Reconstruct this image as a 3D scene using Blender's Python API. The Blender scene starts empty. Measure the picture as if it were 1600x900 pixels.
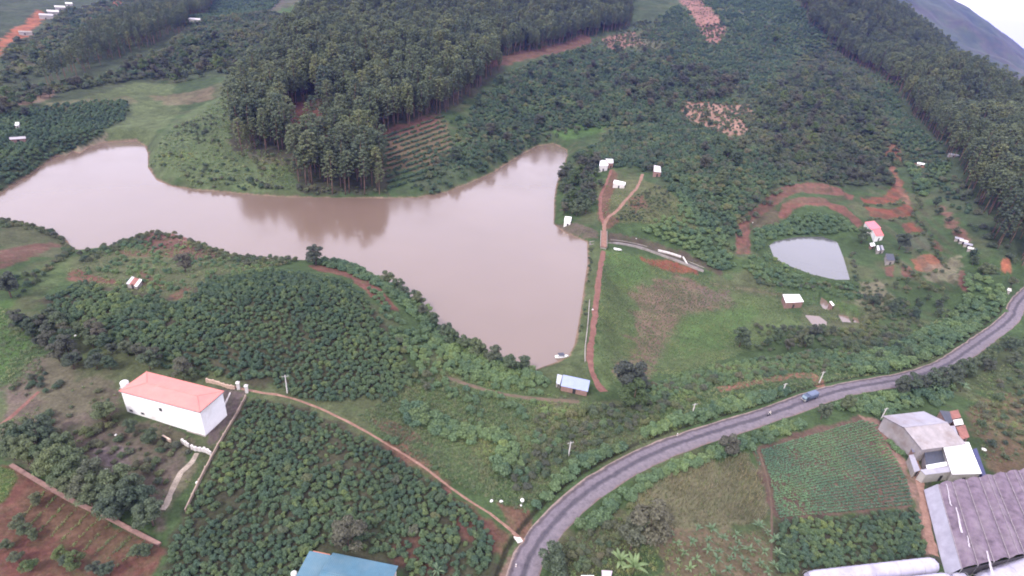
import bpy, math, random
import numpy as np
random.seed(7); rng = np.random.default_rng(7)
PI = math.pi
scene = bpy.context.scene
COL = scene.collection

# ------------------------------------------------------------------ camera, sky, sun, exposure
FPX, CZ = 860.0, 110.0                       # focal length for a 1600 px wide picture, flying height over the lake
PITCH, ROLL = math.radians(28.0), math.radians(5.4)
_u0 = np.array([0, math.sin(PITCH), math.cos(PITCH)]); FW = np.array([0, math.cos(PITCH), -math.sin(PITCH)])
_r0 = np.array([1.0, 0, 0])
CR = math.cos(ROLL) * _r0 + math.sin(ROLL) * _u0
CU = -math.sin(ROLL) * _r0 + math.cos(ROLL) * _u0
from mathutils import Matrix, Vector
cam_d = bpy.data.cameras.new('camera'); cam = bpy.data.objects.new('camera', cam_d); COL.objects.link(cam)
cam_d.sensor_width = 36.0; cam_d.lens = FPX / 1600 * 36.0
cam_d.clip_start = 1.0; cam_d.clip_end = 40000
cam.matrix_world = Matrix(((CR[0], CU[0], -FW[0], 0), (CR[1], CU[1], -FW[1], 0), (CR[2], CU[2], -FW[2], CZ), (0, 0, 0, 1)))
scene.camera = cam

SUN_EL, SUN_AZ = math.radians(48), math.radians(215)      # soft sun behind cloud, from behind left
world = bpy.data.worlds.new('World'); scene.world = world; world.use_nodes = True
nt = world.node_tree; nt.nodes.clear()
wo = nt.nodes.new('ShaderNodeOutputWorld'); bg = nt.nodes.new('ShaderNodeBackground')
sky = nt.nodes.new('ShaderNodeTexSky'); sky.sky_type = 'NISHITA'; sky.sun_disc = False
sky.sun_elevation = SUN_EL; sky.sun_rotation = SUN_AZ; sky.air_density = 1.0; sky.dust_density = 3.0; sky.ozone_density = 1.0
mx = nt.nodes.new('ShaderNodeMix'); mx.data_type = 'RGBA'; mx.inputs[0].default_value = 0.80
mx.inputs[7].default_value = (7.35, 6.85, 7.95, 1)            # closed pale cloud cover over the blue
nt.links.new(sky.outputs[0], mx.inputs[6])
nt.links.new(mx.outputs[2], bg.inputs[0]); bg.inputs[1].default_value = 0.15
nt.links.new(bg.outputs[0], wo.inputs[0])
sun_d = bpy.data.lights.new('sun', 'SUN'); sun_d.energy = 1.5; sun_d.angle = math.radians(10); sun_d.color = (1.0, .96, .9)
sun = bpy.data.objects.new('sun', sun_d); COL.objects.link(sun)
sv = Vector((math.sin(SUN_AZ) * math.cos(SUN_EL), math.cos(SUN_AZ) * math.cos(SUN_EL), math.sin(SUN_EL)))
sun.rotation_euler = sv.to_track_quat('Z', 'Y').to_euler()
vs = scene.view_settings; vs.view_transform = 'Standard'; vs.look = 'None'; vs.exposure = 1.27; vs.gamma = 1.0; vs.use_curve_mapping = False
scene.cycles.use_denoising = True; scene.cycles.max_bounces = 6; scene.cycles.diffuse_bounces = 3; scene.cycles.glossy_bounces = 2
scene.cycles.transmission_bounces = 4; scene.cycles.transparent_max_bounces = 6; scene.cycles.volume_bounces = 0
scene.cycles.filter_width = 1.9; scene.cycles.caustics_reflective = False; scene.cycles.caustics_refractive = False

# ------------------------------------------------------------------ measuring helpers
def ray(u, v):
    u = np.asarray(u, float); v = np.asarray(v, float)
    return ((u - 800) / FPX)[..., None] * CR - ((v - 450) / FPX)[..., None] * CU + FW
def pz(u, v, z):                              # point of the view line at a known height
    d = ray(u, v); t = (z - CZ) / d[..., 2]
    return np.stack([d[..., 0] * t, d[..., 1] * t, np.zeros_like(t) + z], -1)
def pd(u, v, dist):                           # point of the view line at a known ground distance
    d = ray(u, v); t = dist / np.hypot(d[..., 0], d[..., 1])
    return np.array([d[0] * t, d[1] * t, CZ + d[2] * t])
def project(P):
    P = np.asarray(P, float) - np.array([0, 0, CZ])
    dz = P @ FW
    return 800 + FPX * (P @ CR) / dz, 450 - FPX * (P @ CU) / dz, dz
def smooth(a, b, x):
    t = np.clip((x - a) / (b - a), 0, 1); return t * t * (3 - 2 * t)
_lat = rng.random((256, 256))
def vnoise(x, y, s, k=0):                     # smooth value noise, 0..1
    x = np.asarray(x) / s + k * 17.3; y = np.asarray(y) / s + k * 9.7
    xi = np.floor(x).astype(int); yi = np.floor(y).astype(int); fx = x - xi; fy = y - yi
    fx = fx * fx * (3 - 2 * fx); fy = fy * fy * (3 - 2 * fy)
    g = lambda a, b: _lat[(a) & 255, (b) & 255]
    return (g(xi, yi) * (1 - fx) + g(xi + 1, yi) * fx) * (1 - fy) + (g(xi, yi + 1) * (1 - fx) + g(xi + 1, yi + 1) * fx) * fy
def fbm(x, y, s, k=0):
    return .5 * vnoise(x, y, s, k) + .3 * vnoise(x, y, s * .45, k + 1) + .2 * vnoise(x, y, s * .2, k + 2)
def poly_sd(x, y, poly):                      # signed distance to a closed polygon, positive inside
    px, py = poly[:, 0], poly[:, 1]; n = len(poly)
    d2 = np.full(x.shape, 1e18); ins = np.zeros(x.shape, bool)
    for i in range(n):
        ax, ay, bx, by = px[i], py[i], px[(i + 1) % n], py[(i + 1) % n]
        ex, ey = bx - ax, by - ay; L = ex * ex + ey * ey + 1e-12
        t = np.clip(((x - ax) * ex + (y - ay) * ey) / L, 0, 1)
        d2 = np.minimum(d2, (x - ax - t * ex) ** 2 + (y - ay - t * ey) ** 2)
        c = (ay > y) != (by > y)
        if abs(ey) > 1e-12: ins ^= c & (x < ex * (y - ay) / ey + ax)
    return np.where(ins, 1, -1) * np.sqrt(d2)
def line_d(x, y, L3):                         # distance to a polyline and its height there
    d2 = np.full(x.shape, 1e18); zz = np.zeros(x.shape)
    for a, b in zip(L3[:-1], L3[1:]):
        ex, ey = b[0] - a[0], b[1] - a[1]; LL = ex * ex + ey * ey + 1e-12
        t = np.clip(((x - a[0]) * ex + (y - a[1]) * ey) / LL, 0, 1)
        dd = (x - a[0] - t * ex) ** 2 + (y - a[1] - t * ey) ** 2
        m = dd < d2; d2 = np.where(m, dd, d2); zz = np.where(m, a[2] + t * (b[2] - a[2]), zz)
    return np.sqrt(d2), zz
def spline(P, step):                          # Catmull-Rom through points, resampled
    P = np.asarray(P, float); Q = np.vstack([2 * P[0] - P[1], P, 2 * P[-1] - P[-2]]); out = []
    for i in range(1, len(Q) - 2):
        n = max(2, int(np.linalg.norm(Q[i + 1] - Q[i]) / step))
        t = np.linspace(0, 1, n, endpoint=False)[:, None]
        out.append(.5 * (2 * Q[i] + (Q[i + 1] - Q[i - 1]) * t + (2 * Q[i - 1] - 5 * Q[i] + 4 * Q[i + 1] - Q[i + 2]) * t ** 2 + (3 * Q[i] - Q[i - 1] - 3 * Q[i + 1] + Q[i + 2]) * t ** 3))
    return np.vstack(out + [P[-1:]])

# ------------------------------------------------------------------ the lie of the land (lake level = 0)
CP = [(0,900,9),(250,890,8),(480,890,8),(700,890,7),(815,880,7),(950,880,6.5),(1150,890,6),(1300,890,6),(1600,890,6),
 (0,740,10),(200,760,9),(330,760,9),(500,760,8.5),(700,720,7),(830,820,7),(0,600,11),(120,640,10.5),(260,660,10),(370,620,10),
 (500,640,9),(640,640,7),(700,680,5),(780,650,4),(860,620,4),(790,730,5),
 (100,500,11),(250,500,14),(380,470,17),(480,470,16),(560,500,12),(640,560,8),(700,570,5),(620,600,8),
 (690,520,2.5),(620,460,6),(560,425,5.5),(480,415,7.5),(400,408,6.5),(330,395,5),(210,380,3),(150,400,6),(250,420,8),(110,440,7),
 (40,400,7),(10,345,3),(60,360,4),(100,385,3),(30,470,9),(0,520,11),
 (935,440,3),(925,560,3),(900,590,3),(945,375,3),(985,400,-1),(985,470,-6),(980,550,-5),(1050,480,-8),(1130,520,-9),(1060,560,-7),
 (960,600,1),(1000,620,4),(1010,390,-2),(1080,412,-6),(1130,435,-8),(960,350,4),(1000,330,8),(1050,360,4),(1100,380,1),(1130,400,-3),
 (890,330,3),(900,270,5),(950,255,10),(1030,265,14),(1000,300,9),(1100,300,14),(1150,390,0),(1160,345,4),
 (1180,315,7),(1250,293,10),(1310,300,9),(1340,310,5),(1390,310,7),(1400,250,16),(1260,330,4),(1190,385,-3),(1265,360,-3),
 (1335,400,-3.5),(1280,445,-5),(1365,365,0),(1420,350,4),(1420,400,1),(1450,410,2),(1350,480,-6),(1290,500,-9),(1230,480,-8),
 (1300,550,-3),(1200,560,-5),(1150,590,0),(1100,615,3),(1050,640,4),(1000,715,6),(1130,668,5),(1265,622,4),(1400,592,3),(1500,550,2),
 (1580,500,1),(1595,465,.5),(1450,500,-3),(1500,480,-2),(1400,520,-4),(1530,430,3),(1480,400,4),
 (1100,740,5),(1300,720,5),(1450,700,5),(1560,650,5),(1600,560,4),(1500,620,4),(700,258,8),(760,235,9),(640,288,4),(560,300,3),(450,290,4),(300,280,4),(300,240,9)]
CD = [(230,160,540),(100,200,475),(60,150,560),(200,60,760),(300,30,900),(100,20,1050),(30,50,900),(0,0,1200),(400,20,1000),(330,120,600),
 (270,180,500),(450,240,370),(380,190,430),(450,100,560),(550,150,470),(600,60,690),(500,30,780),(780,110,600),(700,0,950),(850,75,750),(850,0,1000),
 (700,190,440),(900,215,480),(940,200,500),(950,100,750),(950,40,930),(950,0,1050),(1100,180,560),(1100,100,800),(1100,0,1150),(1200,100,850),
 (1250,0,1250),(1300,200,580),(1300,100,900),(1350,150,720),(1400,235,560),(1450,250,540),(1480,340,420),(1550,400,370),(1590,430,340),
 (1500,200,680),(1390,28,1150),(1600,232,600),(1500,130,820),(1600,300,480),(1200,230,480),(1000,200,500)]
def az(a, d, z): return (d * math.sin(math.radians(a)), d * math.cos(math.radians(a)), z)
ctrl = np.array([tuple(pz(np.array(a), np.array(b), c)) for a, b, c in CP] + [tuple(pd(a, b, d)) for a, b, d in CD] +
  [az(42, 950, 5), az(37, 1200, 25), az(31, 1600, 60), az(24, 1600, 150), az(12, 1500, 150), az(0, 1400, 130), az(-12, 1400, 115), az(-25, 1400, 70),
   az(-38, 1500, 45), az(-50, 1200, 30), az(-55, 700, 20), az(-60, 350, 12), az(-75, 200, 11), az(55, 700, 10), az(60, 400, 6), az(70, 200, 6), az(0, 20, 8),
   az(180, 250, 10), az(-120, 300, 12), az(120, 300, 8)])
def tps(r2): return .5 * r2 * np.log(r2 + 1e-9)
_S = 300.0
_cx = ctrl[:, :2] / _S; n = len(_cx)
_K = tps(((_cx[:, None] - _cx[None]) ** 2).sum(-1)) + np.eye(n) * 2e-4
_A = np.zeros((n + 3, n + 3)); _A[:n, :n] = _K; _A[:n, n] = 1; _A[:n, n + 1:] = _cx; _A[n:, :n] = _A[:n, n:].T
_w = np.linalg.solve(_A, np.concatenate([ctrl[:, 2], np.zeros(3)]))
GX0, GX1, GY0, GY1, GS = -1500, 1800, -400, 1800, 6.0
gx = np.arange(GX0, GX1 + 1, GS); gy = np.arange(GY0, GY1 + 1, GS)
GXX, GYY = np.meshgrid(gx, gy)
_g = np.zeros(GXX.size); fx = GXX.ravel() / _S; fy = GYY.ravel() / _S
for i in range(n): _g += _w[i] * tps((fx - _cx[i, 0]) ** 2 + (fy - _cx[i, 1]) ** 2)
_g += _w[n] + _w[n + 1] * fx + _w[n + 2] * fy
BASE = _g.reshape(GXX.shape)
def base_h(x, y):
    X = np.clip((x - GX0) / GS, 1.001, len(gx) - 3.001); Y = np.clip((y - GY0) / GS, 1.001, len(gy) - 3.001)
    xi = X.astype(int); yi = Y.astype(int); a = X - xi; b = Y - yi
    def w(t): return (-.5 * t + t * t - .5 * t ** 3, 1 - 2.5 * t * t + 1.5 * t ** 3, .5 * t + 2 * t * t - 1.5 * t ** 3, -.5 * t * t + .5 * t ** 3)
    wa = w(a); wb = w(b); r = 0
    for j in range(4):
        row = 0
        for i in range(4): row = row + wa[i] * BASE[yi + j - 1, xi + i - 1]
        r = r + wb[j] * row
    d = np.hypot(x, y); r = r + (fbm(x, y, 38, 3) - .5) * (.8 + 5 * smooth(300, 800, d)) + (fbm(x, y, 110, 6) - .5) * 21 * smooth(430, 850, d)
    return r * (1 - smooth(1700, 2400, d))
LAKE_PX = [(7,299),(25,285),(45,275),(75,252),(90,243),(105,243),(115,236),(125,240),(140,229),(165,222),(190,221),(212,220),(226,228),(231,240),(231,262),(245,282),(270,292),(310,297),
 (350,300),(400,305),(450,308),(520,309),(600,310),(650,309),(690,303),(730,288),(770,270),(810,245),(840,228),(865,225),(885,234),(886,242),(880,262),
 (870,285),(866,310),(865,350),(880,362),(905,373),(917,378),(918,410),(912,450),(908,480),(903,510),(897,540),(888,556),(868,566),(848,573),(832,580),
 (800,572),(770,557),(745,547),(715,532),(692,518),(680,500),(668,482),(640,466),(610,447),(590,436),(560,418),(540,412),(500,410),(460,409),(420,407),
 (390,404),(350,394),(330,386),(300,374),(270,365),(230,362),(200,375),(165,386),(130,391),(112,388),(106,376),(85,362),(50,350),(20,345),(0,342),(-70,345),(-90,325),(-40,306)]
LAKE = pz(np.array([p[0] for p in LAKE_PX]), np.array([p[1] for p in LAKE_PX]), 0.0)[:, :2]
POND_PX = [(1202,383),(1212,377),(1230,373),(1250,370),(1285,370),(1308,378),(1313,390),(1318,403),(1328,437),(1305,437),(1270,429),(1235,416),(1210,404)]
PUD1_PX = [(1257,492),(1280,494),(1292,503),(1291,511),(1270,508)]
PUD2_PX = [(1309,491),(1322,493),(1333,500),(1330,505),(1316,503)]
PUD3_PX = [(1333,495),(1340,497),(1343,505),(1337,507),(1332,501)]
PUD4_PX = [(1283,464),(1292,470),(1298,480),(1296,485),(1286,482),(1281,474)]
def PXW(px, z): return pz(np.array([p[0] for p in px], float), np.array([p[1] for p in px], float), z)[:, :2]
PONDS = [(PXW(POND_PX, -4.0), -4.0, 5.0), (PXW(PUD1_PX, -9.3), -9.3, 2.5), (PXW(PUD2_PX, -9.1), -9.1, 2.), (PXW(PUD3_PX, -9.1), -9.1, 1.5), (PXW(PUD4_PX, -8.3), -8.3, 1.5)]
def wet_h(x, y):
    x = np.asarray(x, float); y = np.asarray(y, float); sh = x.shape; x = x.ravel(); y = y.ravel()
    z = base_h(x, y)
    m = (x > LAKE[:, 0].min() - 25) & (x < LAKE[:, 0].max() + 25) & (y > LAKE[:, 1].min() - 25) & (y < LAKE[:, 1].max() + 25)
    if m.any():
        xs, ys, zs = x[m], y[m], z[m]; sd = poly_sd(xs, ys, LAKE); d = -sd
        zo = .28 * d + (np.maximum(zs, .5 - np.maximum(0, d - 9) * .6) - .28 * d) * smooth(0, 11, d)
        z[m] = np.where(sd > 0, -np.minimum(4, .3 * sd), np.where(d < 24, zo, zs))
    for P, zp, wd in PONDS:
        m = (x > P[:, 0].min() - 9) & (x < P[:, 0].max() + 9) & (y > P[:, 1].min() - 9) & (y < P[:, 1].max() + 9)
        if m.any():
            xs, ys, zs = x[m], y[m], z[m]; sd = poly_sd(xs, ys, P); d = -sd; lo = zp + .3 * np.minimum(d, 1.5)
            z[m] = np.where(sd > 0, zp - np.minimum(1.2, .35 * sd), np.where(d < wd, lo + (np.maximum(zs, zp + .3) - lo) * smooth(.6, wd, d), zs))
    return z.reshape(sh)
HFUN = [wet_h]
def hit(px):                                   # where view lines meet the ground
    px = np.asarray(px, float).reshape(-1, 2); d = ray(px[:, 0], px[:, 1]); d /= np.hypot(d[:, 0], d[:, 1])[:, None]
    ts = np.concatenate([np.arange(45, 300, 1.5), np.geomspace(300, 1700, 420)])
    X = d[:, 0:1] * ts; Y = d[:, 1:2] * ts; Z = CZ + d[:, 2:3] * ts
    below = (HFUN[0](X, Y) - Z) > 0; out = np.zeros((len(px), 3))
    i = np.where(below.any(1), below.argmax(1), len(ts) - 1); i = np.maximum(i, 1)
    lo, hi = ts[i - 1], ts[i]
    for _ in range(12):
        mid = (lo + hi) / 2; b = HFUN[0](d[:, 0] * mid, d[:, 1] * mid) > CZ + d[:, 2] * mid
        hi = np.where(b, mid, hi); lo = np.where(b, lo, mid)
    out[:, 0] = d[:, 0] * hi; out[:, 1] = d[:, 1] * hi; out[:, 2] = HFUN[0](out[:, 0], out[:, 1])
    return out
ROAD_PX = [(808,935),(815,905),(826,872),(848,836),(880,801),(920,767),(960,741),(1010,713),(1070,690),(1130,670),(1200,648),(1265,624),(1320,609),(1370,599),(1410,592),(1450,582),(1482,568),(1512,547),(1545,525),(1570,508),(1585,490),(1592,472),(1612,455),(1650,440)]
ROAD = spline(hit(ROAD_PX), 3.0)
for _ in range(25): ROAD[1:-1, 2] = (ROAD[:-2, 2] + ROAD[1:-1, 2] * 2 + ROAD[2:, 2]) / 4
TERR = [(hit(px)[:, :2], st) for px, st in (([(1340,300),(1400,268),(1440,300),(1500,380),(1520,440),(1480,470),(1420,450),(1392,425),(1388,385),(1345,345)], 1.9), ([(1145,402),(1145,345),(1190,298),(1240,278),(1340,296),(1345,330),(1290,318),(1240,325),(1200,345),(1180,370),(1174,402)], 2.6))]
def bench(x, y, z):                            # stepped field terraces: level benches with short banks between
    w = np.zeros(x.shape); f = np.zeros(x.shape); zz = z.copy()
    for P, st in TERR:
        m = (x > P[:, 0].min()) & (x < P[:, 0].max()) & (y > P[:, 1].min()) & (y < P[:, 1].max())
        if not m.any(): continue
        a = smooth(0, 5, poly_sd(x[m], y[m], P)); q = z[m] / st; k = np.floor(q); fr = q - k; zz[m] = zz[m] * (1 - a) + a * (k + .12 * fr + .88 * smooth(.68, .98, fr)) * st; w[m] = np.maximum(w[m], a); f[m] = np.where(a > 0, fr, f[m])
    return zz, w, f
def h(x, y):
    z = wet_h(x, y); sh = z.shape; z = z.ravel(); z = bench(np.asarray(x, float).ravel(), np.asarray(y, float).ravel(), z)[0]; xf = np.asarray(x, float).ravel(); yf = np.asarray(y, float).ravel()
    m = (xf > ROAD[:, 0].min() - 14) & (xf < ROAD[:, 0].max() + 14) & (yf > ROAD[:, 1].min() - 14) & (yf < ROAD[:, 1].max() + 14)
    if m.any():
        dd, zz = line_d(xf[m], yf[m], ROAD); t = smooth(4.2, 10, dd)
        z[m] = np.where(dd < 10, (zz - .12 - .45 * np.exp(-((dd - 5.0) / .55) ** 2)) * (1 - t) + z[m] * t, z[m])
    return z.reshape(sh)
HFUN[0] = h

# ------------------------------------------------------------------ materials
MATS = {}
def new_mat(name):
    m = bpy.data.materials.new(name); m.use_nodes = True; t = m.node_tree; t.nodes.clear()
    o = t.nodes.new('ShaderNodeOutputMaterial'); MATS[name] = m
    return m, t, o
def nn(t, typ, **kw):
    x = t.nodes.new(typ)
    for k, v in kw.items(): setattr(x, k, v)
    return x
def noise(t, scale, detail=4, rough=.6, coord='Object'):
    tc = nn(t, 'ShaderNodeTexCoord'); n_ = nn(t, 'ShaderNodeTexNoise'); n_.inputs['Scale'].default_value = scale
    n_.inputs['Detail'].default_value = detail; n_.inputs['Roughness'].default_value = rough
    t.links.new(tc.outputs[coord], n_.inputs['Vector']); return n_
def ramp(t, fac, stops):
    r = nn(t, 'ShaderNodeValToRGB'); e = r.color_ramp.elements
    while len(e) < len(stops): e.new(.5)
    for i, (p, c) in enumerate(stops): e[i].position = p; e[i].color = (*c, 1)
    t.links.new(fac, r.inputs[0]); return r
def solid(name, col, rough=.6, var=.18, scale=1.5, metal=0.0, bump=0.0, dirt=None, spec=.3):
    """painted / weathered surface: base colour, blotchy variation, optional grime with its own shape"""
    m, t, o = new_mat(name); b = nn(t, 'ShaderNodeBsdfPrincipled')
    n1 = noise(t, scale, 5, .65); lo = tuple(c * (1 - var) for c in col); hi = tuple(min(1, c * (1 + var)) for c in col)
    r = ramp(t, n1.outputs[0], [(.3, lo), (.7, hi)]); out = r.outputs[0]
    if dirt:
        n2 = noise(t, scale * .35, 6, .7); r2 = ramp(t, n2.outputs[0], [(.48, (0, 0, 0)), (.72, (1, 1, 1))])
        mxx = nn(t, 'ShaderNodeMix', data_type='RGBA'); t.links.new(r2.outputs[0], mxx.inputs[0]); t.links.new(out, mxx.inputs[6])
        mxx.inputs[7].default_value = (*dirt, 1); out = mxx.outputs[2]
    t.links.new(out, b.inputs['Base Color']); b.inputs['Roughness'].default_value = rough; b.inputs['Metallic'].default_value = metal
    b.inputs['Specular IOR Level'].default_value = spec
    if bump:
        bp = nn(t, 'ShaderNodeBump'); bp.inputs['Strength'].default_value = bump; bp.inputs['Distance'].default_value = .05
        n3 = noise(t, scale * 6, 3); t.links.new(n3.outputs[0], bp.inputs['Height']); t.links.new(bp.outputs[0], b.inputs['Normal'])
    t.links.new(b.outputs[0], o.inputs[0]); return m
def leafmat(name, cols, trans=.42, rough=.55, isl=.34, gain=2.0):
    """foliage: colour differs from plant to plant and from leaf to leaf"""
    m, t, o = new_mat(name); oi = nn(t, 'ShaderNodeObjectInfo'); geo = nn(t, 'ShaderNodeNewGeometry')
    k = len(cols); r = ramp(t, oi.outputs['Random'], [(i / max(1, k - 1), tuple(q * gain for q in c)) for i, c in enumerate(cols)])
    mr = nn(t, 'ShaderNodeMapRange'); mr.inputs[3].default_value = 1 - isl; mr.inputs[4].default_value = 1 + isl
    t.links.new(geo.outputs['Random Per Island'], mr.inputs[0])
    nl = nn(t, 'ShaderNodeTexNoise'); nl.inputs['Scale'].default_value = .045; nl.inputs['Detail'].default_value = 3; t.links.new(oi.outputs['Location'], nl.inputs['Vector'])
    rl = ramp(t, nl.outputs[0], [(.32, (.74, .76, .84)), (.5, (1.0, 1.0, 1.0)), (.68, (1.38, 1.28, 1.05))]); m0 = nn(t, 'ShaderNodeMix', data_type='RGBA', blend_type='MULTIPLY'); m0.inputs[0].default_value = 1   # whole stands differ from place to place
    t.links.new(r.outputs[0], m0.inputs[6]); t.links.new(rl.outputs[0], m0.inputs[7])
    mu = nn(t, 'ShaderNodeMix', data_type='RGBA', blend_type='MULTIPLY'); mu.inputs[0].default_value = 1
    t.links.new(m0.outputs[2], mu.inputs[6]); t.links.new(mr.outputs[0], mu.inputs[7])
    b = nn(t, 'ShaderNodeBsdfPrincipled'); b.inputs['Roughness'].default_value = rough; b.inputs['Specular IOR Level'].default_value = .25
    tr = nn(t, 'ShaderNodeBsdfTranslucent'); ms = nn(t, 'ShaderNodeMixShader'); ms.inputs[0].default_value = trans
    t.links.new(mu.outputs[2], b.inputs['Base Color']); t.links.new(mu.outputs[2], tr.inputs[0])
    t.links.new(b.outputs[0], ms.inputs[1]); t.links.new(tr.outputs[0], ms.inputs[2]); t.links.new(ms.outputs[0], o.inputs[0]); return m
def ground_mat():
    m, t, o = new_mat('ground'); b = nn(t, 'ShaderNodeBsdfPrincipled'); at = nn(t, 'ShaderNodeAttribute', attribute_name='col')
    out = at.outputs['Color']
    for sc, lo, hi, det in ((.035, .78, 1.22, 3), (.22, .72, 1.28, 5), (1.3, .7, 1.3, 4)):
        n_ = noise(t, sc, det, .65); mr = nn(t, 'ShaderNodeMapRange'); mr.inputs[1].default_value = .3; mr.inputs[2].default_value = .7
        mr.inputs[3].default_value = lo; mr.inputs[4].default_value = hi; t.links.new(n_.outputs[0], mr.inputs[0])
        mu = nn(t, 'ShaderNodeMix', data_type='RGBA', blend_type='MULTIPLY'); mu.inputs[0].default_value = 1
        t.links.new(out, mu.inputs[6]); t.links.new(mr.outputs[0], mu.inputs[7]); out = mu.outputs[2]
    t.links.new(out, b.inputs['Base Color']); b.inputs['Roughness'].default_value = .95; b.inputs['Specular IOR Level'].default_value = .1
    bp = nn(t, 'ShaderNodeBump'); bp.inputs['Strength'].default_value = .9; bp.inputs['Distance'].default_value = .35
    n3 = noise(t, .9, 6, .7); t.links.new(n3.outputs[0], bp.inputs['Height']); t.links.new(bp.outputs[0], b.inputs['Normal'])
    t.links.new(b.outputs[0], o.inputs[0]); return m
def water_mat(name, mud, rough=.13):
    m, t, o = new_mat(name); b = nn(t, 'ShaderNodeBsdfPrincipled')
    n_ = noise(t, .012, 3); r = ramp(t, n_.outputs[0], [(.3, tuple(c * .93 for c in mud)), (.7, tuple(c * 1.07 for c in mud))])
    t.links.new(r.outputs[0], b.inputs['Base Color']); b.inputs['Roughness'].default_value = rough; b.inputs['IOR'].default_value = 1.45
    b.inputs['Specular IOR Level'].default_value = 1.0
    nr = noise(t, .018, 4, .6); rr = nn(t, 'ShaderNodeMapRange'); rr.inputs[1].default_value = .35; rr.inputs[2].default_value = .65; rr.inputs[3].default_value = rough * .6; rr.inputs[4].default_value = rough * 1.6; t.links.new(nr.outputs[0], rr.inputs[0]); t.links.new(rr.outputs[0], b.inputs['Roughness'])   # calm and wind-ruffled water
    bp = nn(t, 'ShaderNodeBump'); bp.inputs['Strength'].default_value = .05; bp.inputs['Distance'].default_value = .1
    n3 = noise(t, .7, 3); t.links.new(n3.outputs[0], bp.inputs['Height']); t.links.new(bp.outputs[0], b.inputs['Normal'])
    t.links.new(b.outputs[0], o.inputs[0]); return m

# ------------------------------------------------------------------ object helpers
def tag(o, label=None, cat=None, group=None, kind=None):
    if label: o['label'] = label
    if cat: o['category'] = cat
    if group: o['group'] = group
    if kind: o['kind'] = kind
    return o
def mesh(name, V, Fc, mat, sm=False):
    me = bpy.data.meshes.new(name); me.from_pydata([tuple(map(float, v)) for v in V], [], [tuple(map(int, f)) for f in Fc]); me.materials.append(mat)
    if sm: me.polygons.foreach_set('use_smooth', [True] * len(me.polygons))
    me.update(); return me
def fast_mesh(name, V, Q, mat, sm=False):      # big meshes of quads from arrays
    V = np.asarray(V, np.float32); Q = np.asarray(Q, np.int32); k = Q.shape[1]
    me = bpy.data.meshes.new(name); me.vertices.add(len(V)); me.vertices.foreach_set('co', V.ravel())
    me.loops.add(Q.size); me.loops.foreach_set('vertex_index', Q.ravel()); me.polygons.add(len(Q))
    me.polygons.foreach_set('loop_start', np.arange(0, Q.size, k, dtype=np.int32)); me.polygons.foreach_set('loop_total', np.full(len(Q), k, np.int32))
    if sm: me.polygons.foreach_set('use_smooth', np.ones(len(Q), bool))
    me.materials.append(mat); me.update(calc_edges=True); me.validate(); return me
def link(name, me, parent=None, loc=None, rz=None):
    o = bpy.data.objects.new(name, me); COL.objects.link(o)
    if parent is not None: o.parent = parent
    if loc is not None: o.location = tuple(map(float, loc))
    if rz is not None: o.rotation_euler = (0, 0, rz)
    return o
def empty(name, loc, rz=0.0):
    o = bpy.data.objects.new(name, None); COL.objects.link(o); o.location = tuple(map(float, loc)); o.rotation_euler = (0, 0, rz); o.empty_display_size = .2
    return o
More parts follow.
